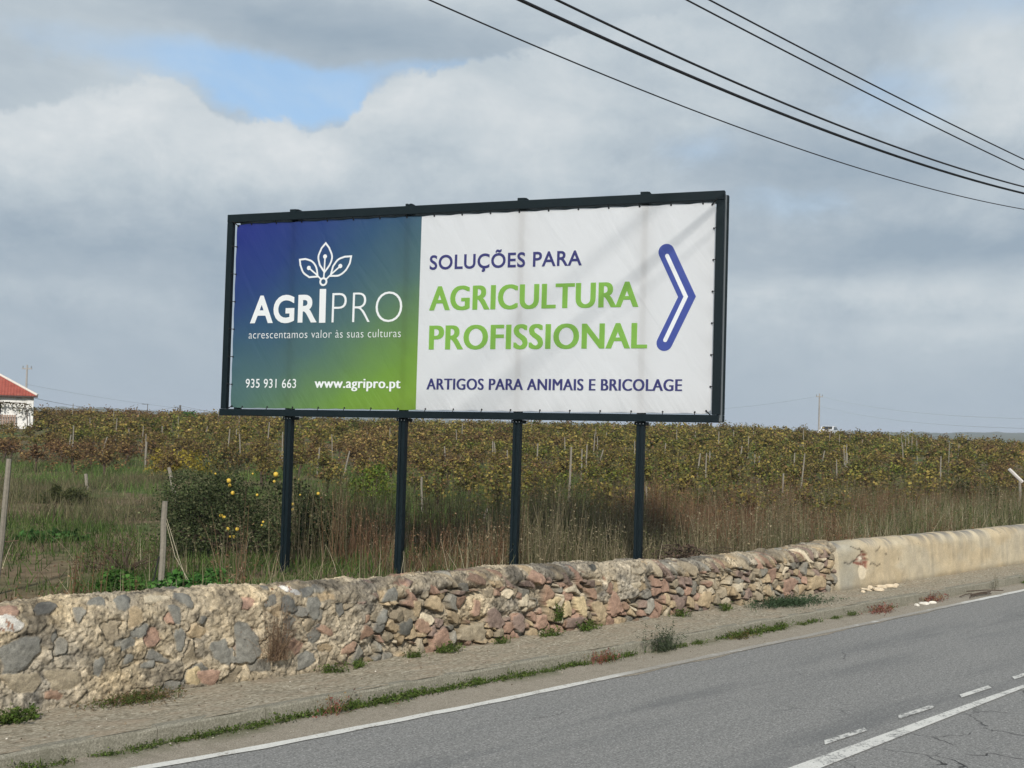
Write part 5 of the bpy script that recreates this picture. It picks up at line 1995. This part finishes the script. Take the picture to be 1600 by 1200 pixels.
# low plants on the footpath
place(tuft('cushion_weed', 420, .20, .10, .008, [(.10, .135, .035), (.16, .12, .06), (.22, .15, .09), (.07, .10, .03)], 30, .9, 3, .022), (5.05, 9.70, .15), 'flat cushion of green and rusty weed on the footpath by the wall, at left')
place(tuft('green_weed', 90, .10, .13, .010, GP, 31, .7, 4, .04), (3.95, 9.66, .15), 'bright green weed at the wall foot in the left corner')
o = place(tuft('creeping_plant', 700, .36, .12, .008, [(.06, .095, .05), (.08, .12, .065), (.045, .07, .035)], 32, 1.1, 3, .03), (15.3, 9.32, .14), 'low spreading grey-green plant across the footpath below the rubble wall', 'plant', -.12)
for k, (x, n_, s_, lab) in enumerate([(7.15, 9.60, .9, 'little green weed at the wall foot under the grey stone pair'), (7.5, 9.63, .8, 'little green weed at the wall foot beside a blue stone'), (8.25, 9.66, .8, 'small green weed at the wall foot under the black stone'),
                        (8.75, 9.66, 1.1, 'brighter green weed at the wall foot below the rust stone'), (10.4, 9.63, 1.1, 'bushy green weed in the joint under the cream stones'),
                        (11.15, 9.64, 1.3, 'green weed below the tall yellow stone'), (13.0, 9.57, 1.0, 'green weed at the end of the plaster-smeared stones'), (14.0, 9.52, 1.0, 'grey-green weed left of the creeping plant'), (9.6, 9.66, .8, 'small weed at the wall foot below dark pink stones')]):
    place(tuft('green_weed', 60, .07, .11, .009, GP, 40 + k, .55, 3, .028), (x, n_, .15), lab, 'weed', rs.uniform(-.4, .4), s_)
place(tuft('green_weed', 70, .035, .22, .009, GP, 52, .3, 3, .03), (10.65, 9.72, .30), 'upright green weed sprouting from the wall between the cream stones')
place(tuft('dry_shrub', 170, .07, .62, .005, [(.22, .15, .095), (.28, .20, .13), (.15, .10, .07)], 50, .38, 3, .02, M_DRY), (6.5, 9.66, .34), 'brown dead shrub sprouting from the face of the rubble wall', 'shrub')
place(tuft('dead_grass_clump', 22, .12, .62, .005, [(.42, .34, .23), (.32, .25, .17)], 51, .45, 1, .02, M_DRY), (6.95, 10.5, .78), 'bare pale dry stems rising behind the wall left of the first post', 'dry stems')

# ------------------------------------------------------------------ rubble lying about
M_CHIP = plain('plaster_chips', (.60, .50, .36), .95, 0, .3, 20, bump=.5)
M_PALE = plain('white_rubble', (.72, .68, .60), .95, 0, .15, 20, bump=.5)


def rock(name, loc, sx, sy, sz, mt, seed, label, rz=0.0, group=None):
    r = np.random.default_rng(seed)
    q = MB()
    k = 9
    vs = []
    for lv, (zz, rr) in enumerate(((0, 1), (.55, 1.02), (1, .62))):
        for i in range(k):
            a = 2 * math.pi * i / k
            w = rr * (1 + .25 * math.sin(a * 2 + seed) + .12 * math.sin(a * 3 + seed * 2))
            vs.append((math.cos(a) * sx * w + r.normal(0, sx * .05), math.sin(a) * sy * w + r.normal(0, sy * .05), zz * sz * (1 + .15 * math.sin(a + seed))))
    fs = [tuple(range(2 * k, 3 * k))]
    for lv in range(2):
        for i in range(k):
            j = (i + 1) % k
            fs.append((lv * k + i, lv * k + j, (lv + 1) * k + j, (lv + 1) * k + i))
    q.add(vs, fs)
    o = q.build(name, mt)
    o.location = loc; o.rotation_euler = (r.normal(0, .08), r.normal(0, .08), rz)
    tag(o, label, 'rubble', group)


for k, (x, n_, a, b, c) in enumerate([(17.75, 9.33, .10, .07, .03), (17.95, 9.22, .13, .08, .045), (18.25, 9.32, .09, .06, .05), (18.5, 9.27, .11, .07, .05), (18.0, 9.38, .05, .04, .05), (18.75, 9.30, .06, .05, .04), (17.55, 9.28, .05, .04, .025)]):
    rock('plaster_chunk', (x, n_, .145), a, b, c, M_CHIP, 60 + k, 'flat pale chunk of fallen plaster on the footpath below the broken patch', k * .7, 'plaster chunks below the broken patch')
for k, (x, n_, a) in enumerate([(17.75, 8.45, .05), (18.05, 8.47, .10), (18.25, 8.42, .06)]):
    rock('white_chunk', (x, n_, .004), a, a * .6, .035, M_PALE, 80 + k, 'white rubble piece lying in the gutter beside the crimson weed', k, 'white rubble in the gutter')
q = MB()
r = np.random.default_rng(9)
for k in range(9):
    a = r.normal(0, .25); c = np.array([r.normal(0, .3), r.normal(0, .05), .02 + abs(r.normal(0, .015))]); L = r.uniform(.1, .35)
    q.tube([tuple(c - [L, L * a, 0]), tuple(c + [0, 0, .015]), tuple(c + [L, L * a, 0])], .009, 4, col=(0, 0, 0))
o = q.build('dead_twigs', M_BARK); o.location = (19.7, 8.35, .004)
tag(o, 'dark bundle of dead twigs lying on the edge line', 'twigs', kind='stuff')
r = np.random.default_rng(91)
P = np.stack([r.uniform(3.5, 24, 900), np.zeros(900), np.full(900, .003)], -1)
P[:, 1] = kerb_n(P[:, 0]) - np.abs(r.normal(0, .16, 900)) - .02
bg = Bag(); V, F = leaves(P, .018, rnd=r, aspect=.9); V[:, 2] = np.clip(V[:, 2], .005, .03); bg.add(V, F, percol(pick([(.40, .36, .29), (.25, .2, .14), (.12, .09, .06), (.55, .5, .42)], 900, r), 4))
P = np.stack([r.uniform(3.5, 24, 1500), np.zeros(1500), np.full(1500, .15)], -1)
P[:, 1] = kerb_n(P[:, 0]) + .12 + r.uniform(0, .9, 1500)
V, F = leaves(P, .02, rnd=r, aspect=.8); V[:, 2] = np.clip(V[:, 2], .152, .175); bg.add(V, F, percol(pick([(.45, .40, .32), (.28, .22, .15), (.14, .10, .07), (.6, .55, .47)], 1500, r), 4))
tag(bg.build('litter_grit', M_DRY), 'scattered grit, chips and dead leaves on the footpath and in the gutter', 'grit', kind='stuff')


# ------------------------------------------------------------------ air
mz = bpy.data.materials.new('haze_air')
mz.use_nodes = True
T = NT(mz.node_tree)
out = T.n('ShaderNodeOutputMaterial')
pv = T.n('ShaderNodeVolumePrincipled')
pv.inputs['Color'].default_value = (.80, .88, 1.0, 1)
pv.inputs['Density'].default_value = 0.00030
pv.inputs['Anisotropy'].default_value = 0.0
T.nt.links.new(pv.outputs[0], out.inputs['Volume'])
q = MB()
q.box((-6200, -6200, -7), (6200, 6200, 24), 0)
o = q.build('haze', mz)
tag(o, kind='stuff')
